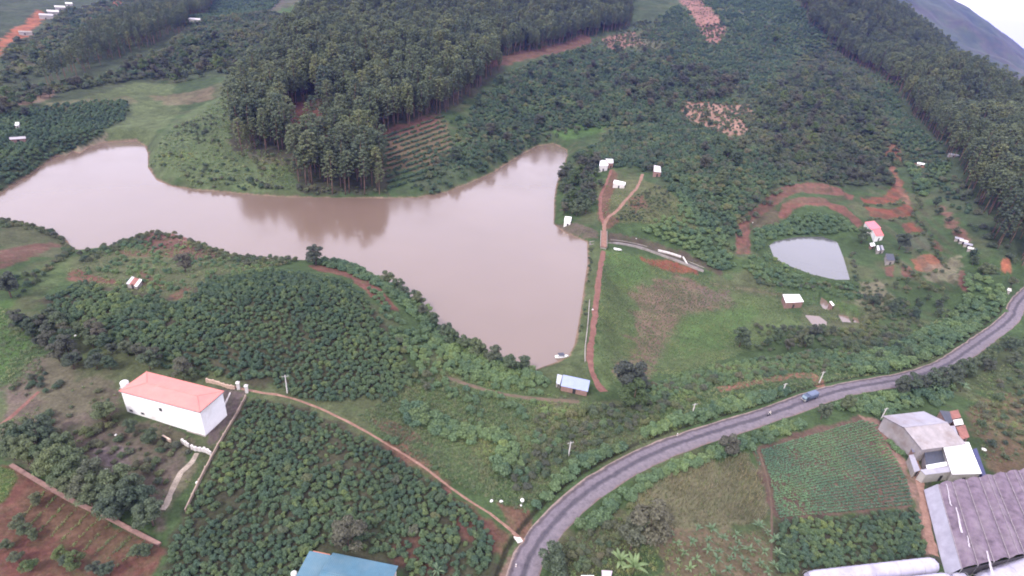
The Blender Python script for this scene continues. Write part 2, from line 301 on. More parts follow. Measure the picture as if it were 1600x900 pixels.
class MB:                                       # collects shapes for one mesh
    def __init__(s): s.v = []; s.f = []
    def add(s, V, Fc):
        n0 = len(s.v); s.v += [tuple(p) for p in V]; s.f += [tuple(i + n0 for i in f) for f in Fc]; return s
    def box(s, x0, x1, y0, y1, z0, z1):
        return s.add([(x0,y0,z0),(x1,y0,z0),(x1,y1,z0),(x0,y1,z0),(x0,y0,z1),(x1,y0,z1),(x1,y1,z1),(x0,y1,z1)],
                     [(0,3,2,1),(4,5,6,7),(0,1,5,4),(1,2,6,5),(2,3,7,6),(3,0,4,7)])
    def prism(s, pts, dvec):                    # polygon swept along a vector
        k = len(pts); P = [tuple(p) for p in pts]; Q = [(p[0]+dvec[0], p[1]+dvec[1], p[2]+dvec[2]) for p in P]
        return s.add(P + Q, [tuple(range(k))[::-1], tuple(range(k, 2*k))] + [(i, (i+1) % k, (i+1) % k + k, i + k) for i in range(k)])
    def tube(s, pts, rad, k=8, cap=True):
        pts = [Vector(p) for p in pts]; R = rad if isinstance(rad, (list, tuple)) else [rad] * len(pts); rings = []; up = None
        for i, p in enumerate(pts):
            t = (pts[min(i+1, len(pts)-1)] - pts[max(i-1, 0)]).normalized(); a = t.orthogonal() if up is None else (up - t * up.dot(t))
            a.normalize(); up = a; b = t.cross(a)
            rings.append([p + (a * math.cos(2*PI*j/k) + b * math.sin(2*PI*j/k)) * R[i] for j in range(k)])
        V = [v for r in rings for v in r]; Fc = [(i*k+j, i*k+(j+1) % k, (i+1)*k+(j+1) % k, (i+1)*k+j) for i in range(len(pts)-1) for j in range(k)]
        if cap: Fc += [tuple(range(k))[::-1], tuple(range((len(pts)-1)*k, len(pts)*k))]
        return s.add(V, Fc)
    def lathe(s, prof, c=(0,0,0), k=16):
        V = [(c[0]+r*math.cos(2*PI*j/k), c[1]+r*math.sin(2*PI*j/k), c[2]+z) for r, z in prof for j in range(k)]
        Fc = [(i*k+j, i*k+(j+1) % k, (i+1)*k+(j+1) % k, (i+1)*k+j) for i in range(len(prof)-1) for j in range(k)]
        Fc += [tuple(range(k))[::-1], tuple(range((len(prof)-1)*k, len(prof)*k))]
        return s.add(V, Fc)
    def sheet(s, a, b, c, d, ribs, amp, th=.04):   # ribbed sheet a-b (bottom edge) to d-c (top edge), ribs run bottom to top
        a, b, c, d = map(Vector, (a, b, c, d)); nrm = (b-a).cross(d-a).normalized(); V = []; n_ = max(2, ribs*2+1)
        for i in range(n_):
            t = i/(n_-1); o = nrm*(amp if i % 2 else 0)
            V += [a.lerp(b, t)+o, d.lerp(c, t)+o, a.lerp(b, t)+o-nrm*th, d.lerp(c, t)+o-nrm*th]
        Fc = []
        for i in range(n_-1):
            p, q = i*4, i*4+4; Fc += [(p, q, q+1, p+1), (p+2, p+3, q+3, q+2), (p, p+2, q+2, q), (p+1, q+1, q+3, p+3)]
        Fc += [(0, 1, 3, 2), ((n_-1)*4, (n_-1)*4+2, (n_-1)*4+3, (n_-1)*4+1)]
        return s.add(V, Fc)
    def build(s, name, mat, parent=None, sm=False, loc=None, rz=None): return link(name, mesh(name, s.v, s.f, mat, sm), parent, loc, rz)

# ------------------------------------------------------------------ ground sheet, painted with what grows or lies there
GRASS=(.048,.074,.032); LUSH=(.060,.105,.034); DRY=(.105,.095,.058); DARK=(.033,.046,.028); SOIL=(.125,.060,.048); RED=(.165,.058,.040); ORANGE=(.26,.095,.055)
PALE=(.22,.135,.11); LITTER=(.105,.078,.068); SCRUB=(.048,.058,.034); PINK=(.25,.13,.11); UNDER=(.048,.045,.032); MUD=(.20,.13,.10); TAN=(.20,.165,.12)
ZONES = [  # outline in the photograph, colour, ragged edge in metres, strength
 ([(620,304),(690,297),(770,262),(840,222),(900,200),(960,200),(900,250),(1000,262),(1100,380),(1145,392),(1160,340),(1240,286),(1390,290),(1400,235),(1480,320),(1560,400),(1600,420),(1600,150),(1300,20),(1000,20),(850,90),(780,115),(720,200)], (.052,.068,.040), 8, .85),
 ([(-80,200),(60,150),(210,125),(330,120),(400,110),(480,-5),(0,-8),(-80,60)], (.050,.062,.038), 10, .8),
 ([(-200,420),(-200,120),(250,120),(250,330),(100,330),(0,340)], SCRUB, 6, .8),
 ([(60,165),(130,152),(210,128),(270,132),(280,170),(260,200),(235,225),(160,222),(110,235),(60,270),(120,235),(190,195),(206,160)], (.085,.105,.05), 3, .95),
 ([(70,160),(200,150),(215,160),(80,172)], DRY, 2, .7), ([(235,150),(330,135),(335,155),(260,165)], PALE, 4, .35), ([(100,240),(165,205),(170,210),(120,243)], TAN, 1, .8),
 ([(0,60),(60,15),(70,25),(0,88)], ORANGE, 4, .95), ([(128,36),(185,0),(190,5),(140,32)], ORANGE, 3, .9), ([(20,150),(60,145),(110,125),(70,160),(25,165)], PALE, 3, .6),
 ([(20,110),(30,85),(75,80),(70,105)], DRY, 3, .7), ([(95,75),(190,20),(330,0),(240,0),(130,60)], (.10,.105,.06), 4, .7),
 ([(405,30),(450,0),(490,0),(440,30)], LUSH, 5, .8), ([(390,20),(440,0),(470,0),(400,30)], LITTER, 4, .6),
 ([(232,235),(260,200),(300,170),(370,140),(380,170),(360,215),(400,235),(470,250),(470,302),(400,302),(310,295),(250,282),(234,262)], (.080,.105,.05), 3, .9),
 ([(350,215),(470,245),(465,262),(400,255)], LITTER, 3, .6),
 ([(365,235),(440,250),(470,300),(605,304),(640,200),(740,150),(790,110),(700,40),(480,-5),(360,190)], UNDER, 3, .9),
 ([(445,165),(500,155),(510,215),(470,235)], (.13,.062,.05), 4, .95), ([(590,205),(690,178),(705,225),(680,262),(605,270)], (.125,.085,.055), 4, .8), ([(590,205),(680,180),(690,200),(600,218)], SOIL, 3, .8),
 ([(690,100),(800,84),(920,55),(925,66),(800,100),(700,110)], SOIL, 2, .8), ([(940,60),(990,48),(1012,72),(955,78)], PINK, 3, .8), ([(1060,0),(1095,0),(1135,45),(1125,70),(1105,65),(1085,30)], PINK, 3, .9),
 ([(1062,160),(1100,158),(1172,165),(1180,182),(1160,210),(1135,215),(1110,200),(1062,182)], (.29,.17,.13), 3, .9), ([(975,60),(1030,40),(1035,75),(1000,80)], DRY, 4, .6),
 ([(865,205),(900,193),(950,190),(945,205),(890,218)], LUSH, 2, .9),
 ([(930,290),(955,285),(1000,280),(1040,295),(1090,360),(1040,352),(960,345),(940,350)], (.085,.088,.045), 2, .9), ([(980,310),(1005,305),(1012,325),(990,332)], SOIL, 2, .8), ([(937,300),(948,290),(958,262),(965,275),(950,330),(970,345),(948,360),(935,345)], SOIL, 1.5, .8),
 ([(868,352),(900,350),(935,360),(935,372),(905,370),(880,362)], LITTER, 1.5, .8),
 ([(918,378),(940,376),(938,440),(930,500),(924,560),(930,590),(900,600),(850,590),(848,575),(888,558),(902,512),(912,450)], (.075,.092,.045), 1.5, .95),
 ([(945,392),(1010,398),(1090,425),(1150,455),(1230,475),(1250,505),(1180,545),(1110,565),(1040,585),(985,590),(945,610),(928,570),(935,470)], (.078,.105,.044), 3, .95),
 ([(990,450),(1060,430),(1130,455),(1140,480),(1060,500),(1030,560),(1000,590),(960,580),(1000,520)], (.13,.088,.068), 5, .95), ([(950,395),(1000,400),(1020,430),(980,450),(950,440)], LUSH, 3, .8), ([(1070,490),(1180,480),(1150,540),(1090,555),(1040,560)], LUSH, 4, .8),
 ([(1000,402),(1040,405),(1090,422),(1095,430),(1050,425),(1010,412)], RED, 1.2, .95), ([(1085,450),(1140,450),(1145,470),(1100,475)], LITTER, 3, .7), ([(1110,440),(1240,462),(1240,468),(1110,446)], DRY, 1, .8),
 ([(950,362),(1000,372),(1080,398),(1130,420),(1125,428),(1070,408),(1000,385),(950,378)], (.075,.055,.045), 1.5, .85),
 ([(1149,396),(1150,345),(1165,335),(1200,307),(1232,287),(1260,286),(1310,293),(1335,305),(1330,312),(1300,305),(1250,300),(1225,310),(1205,325),(1172,347),(1172,396)], (.135,.066,.052), .8, 1.0),
 ([(1215,340),(1222,318),(1250,308),(1280,308),(1320,322),(1340,340),(1350,350),(1340,356),(1325,340),(1290,322),(1260,320),(1240,328),(1225,342)], (.145,.068,.054), .7, 1.0), ([(1172,345),(1212,322),(1218,342),(1180,365)], (.105,.072,.055), 2, .7),
 ([(1343,308),(1380,308),(1395,290),(1400,275),(1410,285),(1408,308),(1395,318),(1350,317)], RED, .8, .97), ([(1350,322),(1400,325),(1415,318),(1426,325),(1424,338),(1390,342),(1360,338)], RED, .8, .97),
 ([(1380,232),(1390,226),(1405,230),(1450,262),(1440,262),(1405,242),(1392,250),(1408,290),(1425,320),(1415,320),(1400,290),(1385,250)], (.19,.09,.065), 1, .9),
 ([(1410,352),(1425,346),(1440,360),(1418,366)], RED, .6, .95), ([(1423,405),(1455,396),(1475,412),(1460,424),(1432,422)], (.20,.085,.055), .6, .97), ([(1408,418),(1420,415),(1430,430),(1412,437)], SOIL, .6, .95), ([(1380,418),(1397,415),(1395,432),(1385,430)], SOIL, .6, .95),
 ([(1497,424),(1505,422),(1520,448),(1507,458),(1497,445)], SOIL, .6, .97), ([(1458,372),(1465,378),(1475,392),(1460,395)], SOIL, .6, .9), ([(1565,408),(1576,404),(1580,425),(1568,425)], ORANGE, 1, .95), ([(1470,320),(1500,350),(1520,390),(1500,380),(1475,345)], (.17,.085,.07), 2, .8),
 ([(1440,420),(1495,400),(1505,415),(1490,440),(1450,440)], TAN, 2, .6), ([(1410,370),(1450,366),(1455,388),(1415,392)], (.075,.08,.055), 1, .8), ([(1345,445),(1375,440),(1400,465),(1370,490),(1340,480)], TAN, 3, .6), ([(1250,480),(1330,470),(1370,490),(1330,520),(1260,520)], (.085,.09,.05), 2, .7), ([(1300,470),(1345,480),(1340,495),(1310,488)], LUSH, 2, .7),
 ([(1120,604),(1190,592),(1235,583),(1270,581),(1285,592),(1288,604),(1276,604),(1268,592),(1230,591),(1190,600),(1125,612)], (.21,.10,.075), .8, .97),
 ([(640,580),(760,560),(880,600),(900,640),(870,680),(820,720),(760,770),(700,740),(600,680),(560,650),(640,640)], (.070,.098,.042), 4, .85),
 ([(575,653),(600,655),(660,680),(680,700),(650,695),(600,675)], (.115,.062,.05), 1.2, .85), ([(735,690),(765,690),(770,750),(745,760)], DRY, 2, .5), ([(780,785),(810,790),(830,810),(815,845),(790,825)], SOIL, 1.5, .8), ([(600,690),(640,700),(690,740),(640,730)], SOIL, 2, .5),
 ([(820,640),(1010,625),(960,660),(930,690),(850,760),(800,770),(815,710)], (.088,.092,.052), 4, .8), ([(875,700),(930,680),(925,695),(885,715)], SOIL, 1.5, .6), ([(840,620),(900,622),(920,632),(850,632)], LITTER, 2, .5),
 ([(330,380),(420,420),(350,460),(270,470),(200,460),(110,440),(100,420),(170,390),(230,365)], (.085,.09,.05), 3, .9),
 ([(205,372),(260,362),(330,385),(350,400),(300,405),(240,395)], (.12,.055,.05), 1.5, .9), ([(260,358),(285,362),(302,378),(290,380),(265,368)], PINK, 1, .9), ([(180,390),(245,395),(320,402),(180,400)], SOIL, 1.5, .6), ([(102,430),(120,420),(145,432),(180,436),(185,444),(110,440)], SOIL, 1, .95), ([(220,425),(250,430),(255,452),(225,446)], SOIL, 1.2, .7), ([(265,462),(285,450),(300,448),(275,475)], SOIL, 1.2, .8),
 ([(0,350),(60,345),(110,385),(95,402),(0,400)], (.085,.085,.05), 2, .8), ([(0,392),(95,378),(100,385),(40,408),(0,420)], (.115,.06,.05), 1.5, .9), ([(-60,470),(20,470),(45,500),(30,560),(0,590),(-60,600)], LUSH, 2, .9), ([(25,475),(70,450),(60,500),(30,520)], DRY, 3, .5), ([(30,430),(110,400),(120,410),(60,470)], (.075,.10,.045), 3, .8),
 ([(480,414),(515,416),(550,422),(580,440),(605,465),(622,485),(600,482),(575,455),(540,432),(500,424)], SOIL, 1.2, .97), ([(600,600),(640,585),(650,610),(615,618)], TAN, 2, .5), ([(660,560),(700,570),(730,600),(690,600)], DRY, 3, .6),
 ([(0,600),(60,560),(180,600),(200,650),(320,690),(305,720),(260,800),(250,830),(60,730),(0,700)], LITTER, 3, .85), ([(80,560),(180,580),(160,640),(60,650)], (.09,.088,.055), 4, .7), ([(140,690),(200,700),(200,740),(160,745),(140,720)], (.155,.125,.13), 2.5, .7),
 ([(325,600),(385,612),(372,640),(330,700),(320,690),(340,650)], (.10,.075,.075), 1, .9), ([(300,712),(322,705),(300,760),(270,800),(255,800),(275,750)], (.115,.10,.068), 1.5, .8), ([(180,655),(320,690),(300,710),(190,670)], (.085,.085,.05), 2, .7),
 ([(-60,720),(20,732),(130,795),(245,850),(262,858),(235,905),(-60,960)], (.115,.052,.042), .8, .97), ([(45,760),(100,778),(230,845),(200,880),(120,860),(30,800)], (.105,.072,.045), 2, .6), ([(-60,715),(20,735),(28,745),(5,785),(-60,800)], LUSH, .4, .97),
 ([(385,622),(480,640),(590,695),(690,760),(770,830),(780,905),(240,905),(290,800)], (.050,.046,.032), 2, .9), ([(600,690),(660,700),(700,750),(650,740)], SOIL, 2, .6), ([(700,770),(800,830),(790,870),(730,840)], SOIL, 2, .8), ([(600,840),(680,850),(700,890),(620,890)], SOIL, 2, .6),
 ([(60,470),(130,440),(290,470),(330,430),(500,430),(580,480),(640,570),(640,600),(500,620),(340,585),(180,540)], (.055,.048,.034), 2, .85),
 ([(985,770),(1060,730),(1170,705),(1200,750),(1195,820),(1100,830),(1040,830),(990,800)], (.115,.108,.066), 2, .9), ([(1030,830),(1110,825),(1200,825),(1205,905),(1030,905)], (.112,.080,.056), 2.5, .85), ([(880,830),(980,790),(1010,900),(850,905)], (.085,.08,.048), 2, .8),
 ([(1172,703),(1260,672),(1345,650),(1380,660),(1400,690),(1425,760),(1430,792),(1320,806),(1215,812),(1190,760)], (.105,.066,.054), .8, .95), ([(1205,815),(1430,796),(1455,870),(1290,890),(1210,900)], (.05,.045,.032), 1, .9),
 ([(1345,650),(1372,655),(1388,690),(1412,718),(1425,745),(1430,720),(1440,760),(1460,865),(1445,865),(1430,800),(1418,755),(1402,722),(1378,700)], (.20,.125,.10), .7, .95), ([(1440,720),(1455,745),(1470,880),(1462,880)], (.05,.045,.036), .8, .9),
 ([(1500,640),(1620,600),(1620,745),(1540,735),(1535,690)], (.125,.078,.055), 3, .8), ([(1540,640),(1600,620),(1600,680),(1550,690)], (.11,.10,.055), 3, .7), ([(1400,560),(1600,540),(1600,600),(1500,620)], (.075,.085,.045), 4, .7),
 ([(780,905),(795,870),(812,850),(822,845),(812,880),(808,905)], (.16,.10,.085), 1, .8),
]
M_GROUND = ground_mat()
def build_ground():
    a = np.concatenate([np.linspace(-180, -57, 40, endpoint=False), np.linspace(-57, 55, 780, endpoint=False), np.linspace(55, 180, 40, endpoint=False)])
    r = [22.0]
    while r[-1] < 1500: r.append(r[-1] + .36 + r[-1] * .0035)
    while r[-1] < 9000: r.append(r[-1] * 1.06)
    r = np.array(r); A, R = np.meshgrid(np.radians(a), r); X = (R * np.sin(A)).ravel(); Y = (R * np.cos(A)).ravel()
    Z = h(X, Y)
    V = np.stack([X, Y, Z], 1); na, nr = len(a), len(r)
    i = np.arange(nr - 1)[:, None] * na; j = np.arange(na)[None]; j2 = (j + 1) % na
    Q = np.stack([i + j, i + na + j, i + na + j2, i + j2], -1).reshape(-1, 4)[:, ::-1]
    me = fast_mesh('ground', V, Q, M_GROUND, True)
    C = np.tile(np.array(GRASS), (len(V), 1)); d = np.hypot(X, Y)
    C = C * (1 - .5 * smooth(400, 700, d))[:, None] + np.array(SCRUB) * (.5 * smooth(400, 700, d))[:, None]
    nz = fbm(X, Y, 26, 11); t = smooth(.54, .7, nz) * .4; C = C * (1 - t)[:, None] + np.array(DRY) * t[:, None]
    n2 = fbm(X, Y, 5, 14) - .5; n3 = fbm(X, Y, 1.6, 19) - .5
    fine = np.abs(np.degrees(np.arctan2(X, Y))) < 62
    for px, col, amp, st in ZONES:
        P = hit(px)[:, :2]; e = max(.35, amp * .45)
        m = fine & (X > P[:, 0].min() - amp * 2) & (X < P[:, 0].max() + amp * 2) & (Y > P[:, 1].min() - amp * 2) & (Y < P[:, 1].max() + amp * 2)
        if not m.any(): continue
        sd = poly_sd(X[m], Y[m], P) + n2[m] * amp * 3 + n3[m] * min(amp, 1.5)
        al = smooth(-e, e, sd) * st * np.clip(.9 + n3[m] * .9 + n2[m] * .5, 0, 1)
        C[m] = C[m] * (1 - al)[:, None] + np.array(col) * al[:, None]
    m = fine & (X > LAKE[:, 0].min() - 9) & (X < LAKE[:, 0].max() + 9) & (Y > LAKE[:, 1].min() - 9) & (Y < LAKE[:, 1].max() + 9)
    sd = -poly_sd(X[m], Y[m], LAKE); al = (1 - smooth(.2, 1.1, sd + n2[m] * 2)) * .8; C[m] = C[m] * (1 - al)[:, None] + np.array(MUD) * al[:, None]
    zt, w, f = bench(X, Y, wet_h(X, Y)); al = w * smooth(.62, .72, f + n3 * .2) * .45; C = C * (1 - al)[:, None] + np.array((.075, .066, .046)) * al[:, None]
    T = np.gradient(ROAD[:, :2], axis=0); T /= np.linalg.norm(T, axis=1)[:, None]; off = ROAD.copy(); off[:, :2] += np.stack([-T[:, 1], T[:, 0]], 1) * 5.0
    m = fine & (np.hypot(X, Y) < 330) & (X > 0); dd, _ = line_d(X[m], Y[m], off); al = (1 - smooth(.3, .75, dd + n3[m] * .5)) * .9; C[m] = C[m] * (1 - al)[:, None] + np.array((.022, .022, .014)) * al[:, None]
    C *= .88
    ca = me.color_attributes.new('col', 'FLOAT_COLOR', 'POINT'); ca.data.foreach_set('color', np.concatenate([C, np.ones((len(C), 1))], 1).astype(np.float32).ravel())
    return tag(link('ground', me), 'hilly valley ground of grass, red soil and scrub around the lake', 'ground', kind='structure')
GROUND = build_ground()
def grow(P, d):
    Q = []; n_ = len(P); ar = sum(P[i][0] * P[(i+1) % n_][1] - P[(i+1) % n_][0] * P[i][1] for i in range(n_)); s = 1 if ar < 0 else -1
    for i in range(n_):
        t = P[(i+1) % n_] - P[i-1]; t = t / (np.linalg.norm(t) + 1e-9); Q.append(P[i] + s * d * np.array([-t[1], t[0]]))
    return Q
M_LAKE = water_mat('muddy_water', (.140, .099, .077)); M_POND = water_mat('pond_water', (.085, .085, .085))
def water(name, P, z, mat, label, cat, gr=2.5):
    Q = grow(P, gr); me = mesh(name, [(p[0], p[1], z) for p in Q], [tuple(range(len(Q)))], mat)
    if me.polygons[0].normal.z < 0: me.flip_normals()
    return tag(link(name, me), label, cat, kind='structure')
water('lake', LAKE, 0.0, M_LAKE, 'large muddy brown reservoir with a winding shore, reflecting the pale sky', 'lake')
water('pond', PONDS[0][0], -4.0, M_POND, 'grey-blue fish pond below the curved red terraces', 'pond', 1.2)
for i, lb in ((1, 'small muddy pool in front of the white-roofed shed'), (2, 'shallow muddy pool right of the small white-roofed hut'), (3, 'tiny muddy pool, rightmost below the fish pond'), (4, 'narrow muddy pool left of the tiny white hut')):
    water('muddy_pool', PONDS[i][0], PONDS[i][1], MATS['muddy_water'], lb, 'pool', .5)

# ------------------------------------------------------------------ mountain, haze, road and tracks
def hill_mat():
    m, t, o = new_mat('mountain_side'); b = nn(t, 'ShaderNodeBsdfPrincipled'); n_ = noise(t, .004, 8, .62); n2 = noise(t, .012, 6, .7)
    r = ramp(t, n_.outputs[0], [(.35, (.028, .045, .03)), (.5, (.05, .06, .035)), (.58, (.06, .055, .045)), (.68, (.04, .055, .038))])
    r2 = ramp(t, n2.outputs[0], [(.35, (.6, .6, .6)), (.7, (1.35, 1.35, 1.35))])
    mu = nn(t, 'ShaderNodeMix', data_type='RGBA', blend_type='MULTIPLY'); mu.inputs[0].default_value = 1; t.links.new(r.outputs[0], mu.inputs[6]); t.links.new(r2.outputs[0], mu.inputs[7])
    t.links.new(mu.outputs[2], b.inputs['Base Color']); b.inputs['Roughness'].default_value = 1; t.links.new(b.outputs[0], o.inputs[0]); return m
def build_mountain():
    prof = [(1290,-150),(1390,-95),(1440,-40),(1462,-18),(1490,0),(1515,12),(1530,24),(1545,33),(1565,50),(1585,67),(1600,80),(1625,100)]
    pa = []; ph = []
    for u, v in prof:
        p = pd(u, v, 3600); pa.append(math.degrees(math.atan2(p[0], p[1]))); ph.append(p[2])
    pa = np.array(pa); ph = np.array(ph); o_ = np.argsort(pa); pa = pa[o_]; ph = ph[o_]
    A = np.linspace(14, 48, 260); D = np.linspace(2000, 5200, 130); AA, DD = np.meshgrid(A, D)
    H = np.interp(AA, np.concatenate([[12, 20], pa, [46, 48]]), np.concatenate([[0, 260], ph, [5, -5]])); X = DD * np.sin(np.radians(AA)); Y = DD * np.cos(np.radians(AA))
    sp = 1 - np.abs(DD - 3600) / 1600; sp = np.clip(sp, 0, 1); Z = H * (sp ** .9) + (fbm(X, Y, 420, 31) - .5) * 160 * np.clip(sp * (1 - sp) * 4, 0, 1) * np.clip(H / 150, 0, 1) + (fbm(X, Y, 90, 35) - .5) * 14 * sp - 3
    i = np.arange(len(D) - 1)[:, None] * len(A); j = np.arange(len(A) - 1)[None]
    Q = np.stack([i + j, i + j + 1, i + len(A) + j + 1, i + len(A) + j], -1).reshape(-1, 4)
    tag(link('mountain', fast_mesh('mountain', np.stack([X.ravel(), Y.ravel(), Z.ravel()], 1), Q, hill_mat(), True)), 'distant blue hazy mountain beyond the pine ridge', 'mountain', kind='structure')
build_mountain()
def build_haze():
    m, t, o = new_mat('haze_air'); v = nn(t, 'ShaderNodeVolumePrincipled'); v.inputs['Color'].default_value = (.12, .19, .86, 1); v.inputs['Density'].default_value = .00007
    v.inputs['Anisotropy'].default_value = 0.0; t.links.new(v.outputs[0], o.inputs['Volume'])
    tag(MB().box(-11000, 11000, -11000, 11000, -30, 420).build('haze', m), 'thin bluish haze over the valley', 'haze', kind='stuff')
build_haze()

def strip(name, L, halfw, mat, off=.06, na=5, jit=.0, skirt=.0, zline=False):
    L = np.asarray(L); T = np.gradient(L[:, :2], axis=0); T /= np.linalg.norm(T, axis=1)[:, None] + 1e-9; N = np.stack([-T[:, 1], T[:, 0]], 1)
    s = np.concatenate([[0], np.cumsum(np.linalg.norm(np.diff(L[:, :2], axis=0), axis=1))])
    V = []; ac = np.linspace(-1, 1, na)
    wl = halfw * (1 + jit * (2 * vnoise(s, s * 0, 3.1, 41) - 1) + jit * .6 * (2 * vnoise(s, s * 0, 1.1, 43) - 1)); wr = halfw * (1 + jit * (2 * vnoise(s, s * 0, 3.7, 47) - 1) + jit * .6 * (2 * vnoise(s, s * 0, 1.3, 49) - 1))
    for a in ac:
        w = np.where(a > 0, wl, wr); x = L[:, 0] + N[:, 0] * a * w; y = L[:, 1] + N[:, 1] * a * w
        z = (L[:, 2] if zline else h(x, y)) + off - (.0 if abs(a) < .99 else off + skirt)
        V.append(np.stack([x, y, z], 1))
    V = np.stack(V, 1); k = len(L); i = np.arange(k - 1)[:, None] * na; j = np.arange(na - 1)[None]
    Q = np.stack([i + j, i + na + j, i + na + j + 1, i + j + 1], -1).reshape(-1, 4)[:, ::-1]
    me = fast_mesh(name, V.reshape(-1, 3), Q, mat, True)
    at = me.attributes.new('ac', 'FLOAT', 'POINT'); at.data.foreach_set('value', np.tile(ac, k).astype(np.float32))
    return link(name, me)
def road_mat():
    m, t, o = new_mat('old_asphalt'); b = nn(t, 'ShaderNodeBsdfPrincipled'); at = nn(t, 'ShaderNodeAttribute', attribute_name='ac')
    n0 = noise(t, .35, 4); ad = nn(t, 'ShaderNodeMath', operation='MULTIPLY_ADD'); ad.inputs[1].default_value = .22; t.links.new(n0.outputs[0], ad.inputs[0])
    mr = nn(t, 'ShaderNodeMapRange'); mr.inputs[1].default_value = -1; mr.inputs[2].default_value = 1; t.links.new(at.outputs['Fac'], mr.inputs[0])
    t.links.new(mr.outputs[0], ad.inputs[2]); sb = nn(t, 'ShaderNodeMath', operation='SUBTRACT'); t.links.new(ad.outputs[0], sb.inputs[0]); sb.inputs[1].default_value = .11
    G = (.118, .10, .118); r = ramp(t, sb.outputs[0], [(0, (.13, .09, .08)), (.06, (.125, .105, .118)), (.36, (.13, .112, .13)), (.45, (.052, .046, .058)), (.55, (.055, .048, .06)), (.62, G), (.80, G), (.86, (.058, .046, .054)), (.92, (.075, .06, .065)), (.97, (.20, .15, .13))])
    n1 = noise(t, .8, 8, .75); r1 = ramp(t, n1.outputs[0], [(.32, (.66, .64, .66)), (.5, (1, 1, 1)), (.7, (1.3, 1.24, 1.2))])
    mu = nn(t, 'ShaderNodeMix', data_type='RGBA', blend_type='MULTIPLY'); mu.inputs[0].default_value = 1; t.links.new(r.outputs[0], mu.inputs[6]); t.links.new(r1.outputs[0], mu.inputs[7])
    t.links.new(mu.outputs[2], b.inputs['Base Color']); b.inputs['Roughness'].default_value = .9; t.links.new(b.outputs[0], o.inputs[0]); return m
def track_mat(name, c1, c2):
    m, t, o = new_mat(name); b = nn(t, 'ShaderNodeBsdfPrincipled'); n1 = noise(t, .5, 6, .7); n2 = noise(t, 3.5, 4)
    r = ramp(t, n1.outputs[0], [(.3, c1), (.68, c2)]); r1 = ramp(t, n2.outputs[0], [(.3, (.75, .75, .75)), (.7, (1.2, 1.2, 1.2))])
    mu = nn(t, 'ShaderNodeMix', data_type='RGBA', blend_type='MULTIPLY'); mu.inputs[0].default_value = 1; t.links.new(r.outputs[0], mu.inputs[6]); t.links.new(r1.outputs[0], mu.inputs[7])
    t.links.new(mu.outputs[2], b.inputs['Base Color']); b.inputs['Roughness'].default_value = 1; b.inputs['Specular IOR Level'].default_value = .1; t.links.new(b.outputs[0], o.inputs[0]); return m
rd = strip('road', ROAD, 3.2, road_mat(), .0, 9, .07, .12, True); tag(rd, 'curving grey asphalt road with dark wheel tracks', 'road', kind='structure')
T_RED = track_mat('red_track', (.12, .058, .05), (.20, .105, .085)); T_PALE = track_mat('pale_track', (.15, .085, .065), (.26, .16, .125)); T_GREY = track_mat('grey_path', (.17, .14, .115), (.34, .29, .24))
PATHS = []
def path(px, w, mat, label, name='dirt_track', off=.07, jit=.38):
    L = spline(hit(px), 1.2); L[:, 2] = h(L[:, 0], L[:, 1]); PATHS.append((L[::3], w / 2)); o = strip(name, L, w / 2, mat, off, 5, jit, .05); tag(o, label, 'path', kind='structure'); return L
path([(943,392),(938,420),(934,450),(930,485),(926,520),(922,555),(924,580),(932,597),(945,612)], 3.0, T_RED, 'red dirt track along the crest of the dam')
path([(944,362),(945,348),(952,338),(965,328),(985,305),(997,290),(1004,272)], 2.4, T_PALE, 'pale dirt track climbing from the bridge to the small hut')
path([(943,350),(938,330),(939,305),(948,285),(955,265)], 2.2, T_RED, 'dark red dirt track from the bridge to the white-roofed house')
path([(348,600),(400,612),(440,618),(490,634),(540,657),(590,685),(640,715),(690,751),(725,777),(765,802),(802,832),(822,848)], .85, T_PALE, 'narrow pale footpath between the coffee plantation and the grass', 'footpath', .06, .35)
path([(307,708),(300,722),(283,738),(272,758),(264,780),(254,797)], 1.5, T_GREY, 'broken pale path leading down from the house gate', 'footpath', .06, .35)
path([(60,612),(30,640),(0,665)], 1.2, T_RED, 'faint footpath at the left edge beside the house yard', 'footpath', .05, .4)
path([(1425,700),(1432,730),(1440,765),(1446,800),(1452,835),(1460,868)], 2.2, T_PALE, 'pale dirt track between vegetable field and greenhouse')
path([(1185,704),(1195,735),(1204,775),(1206,830),(1205,880)], .7, track_mat('worn_grass', (.07, .055, .04), (.115, .08, .06)), 'thin footpath between dry cornfield and vegetable field', 'footpath', .05, .4)
path([(700,590),(770,612),(830,622),(905,628)], 2.0, track_mat('grassy_track', (.085, .075, .05), (.14, .10, .075)), 'grassy track running to the blue-roofed pump house', 'dirt_track', .04, .3)

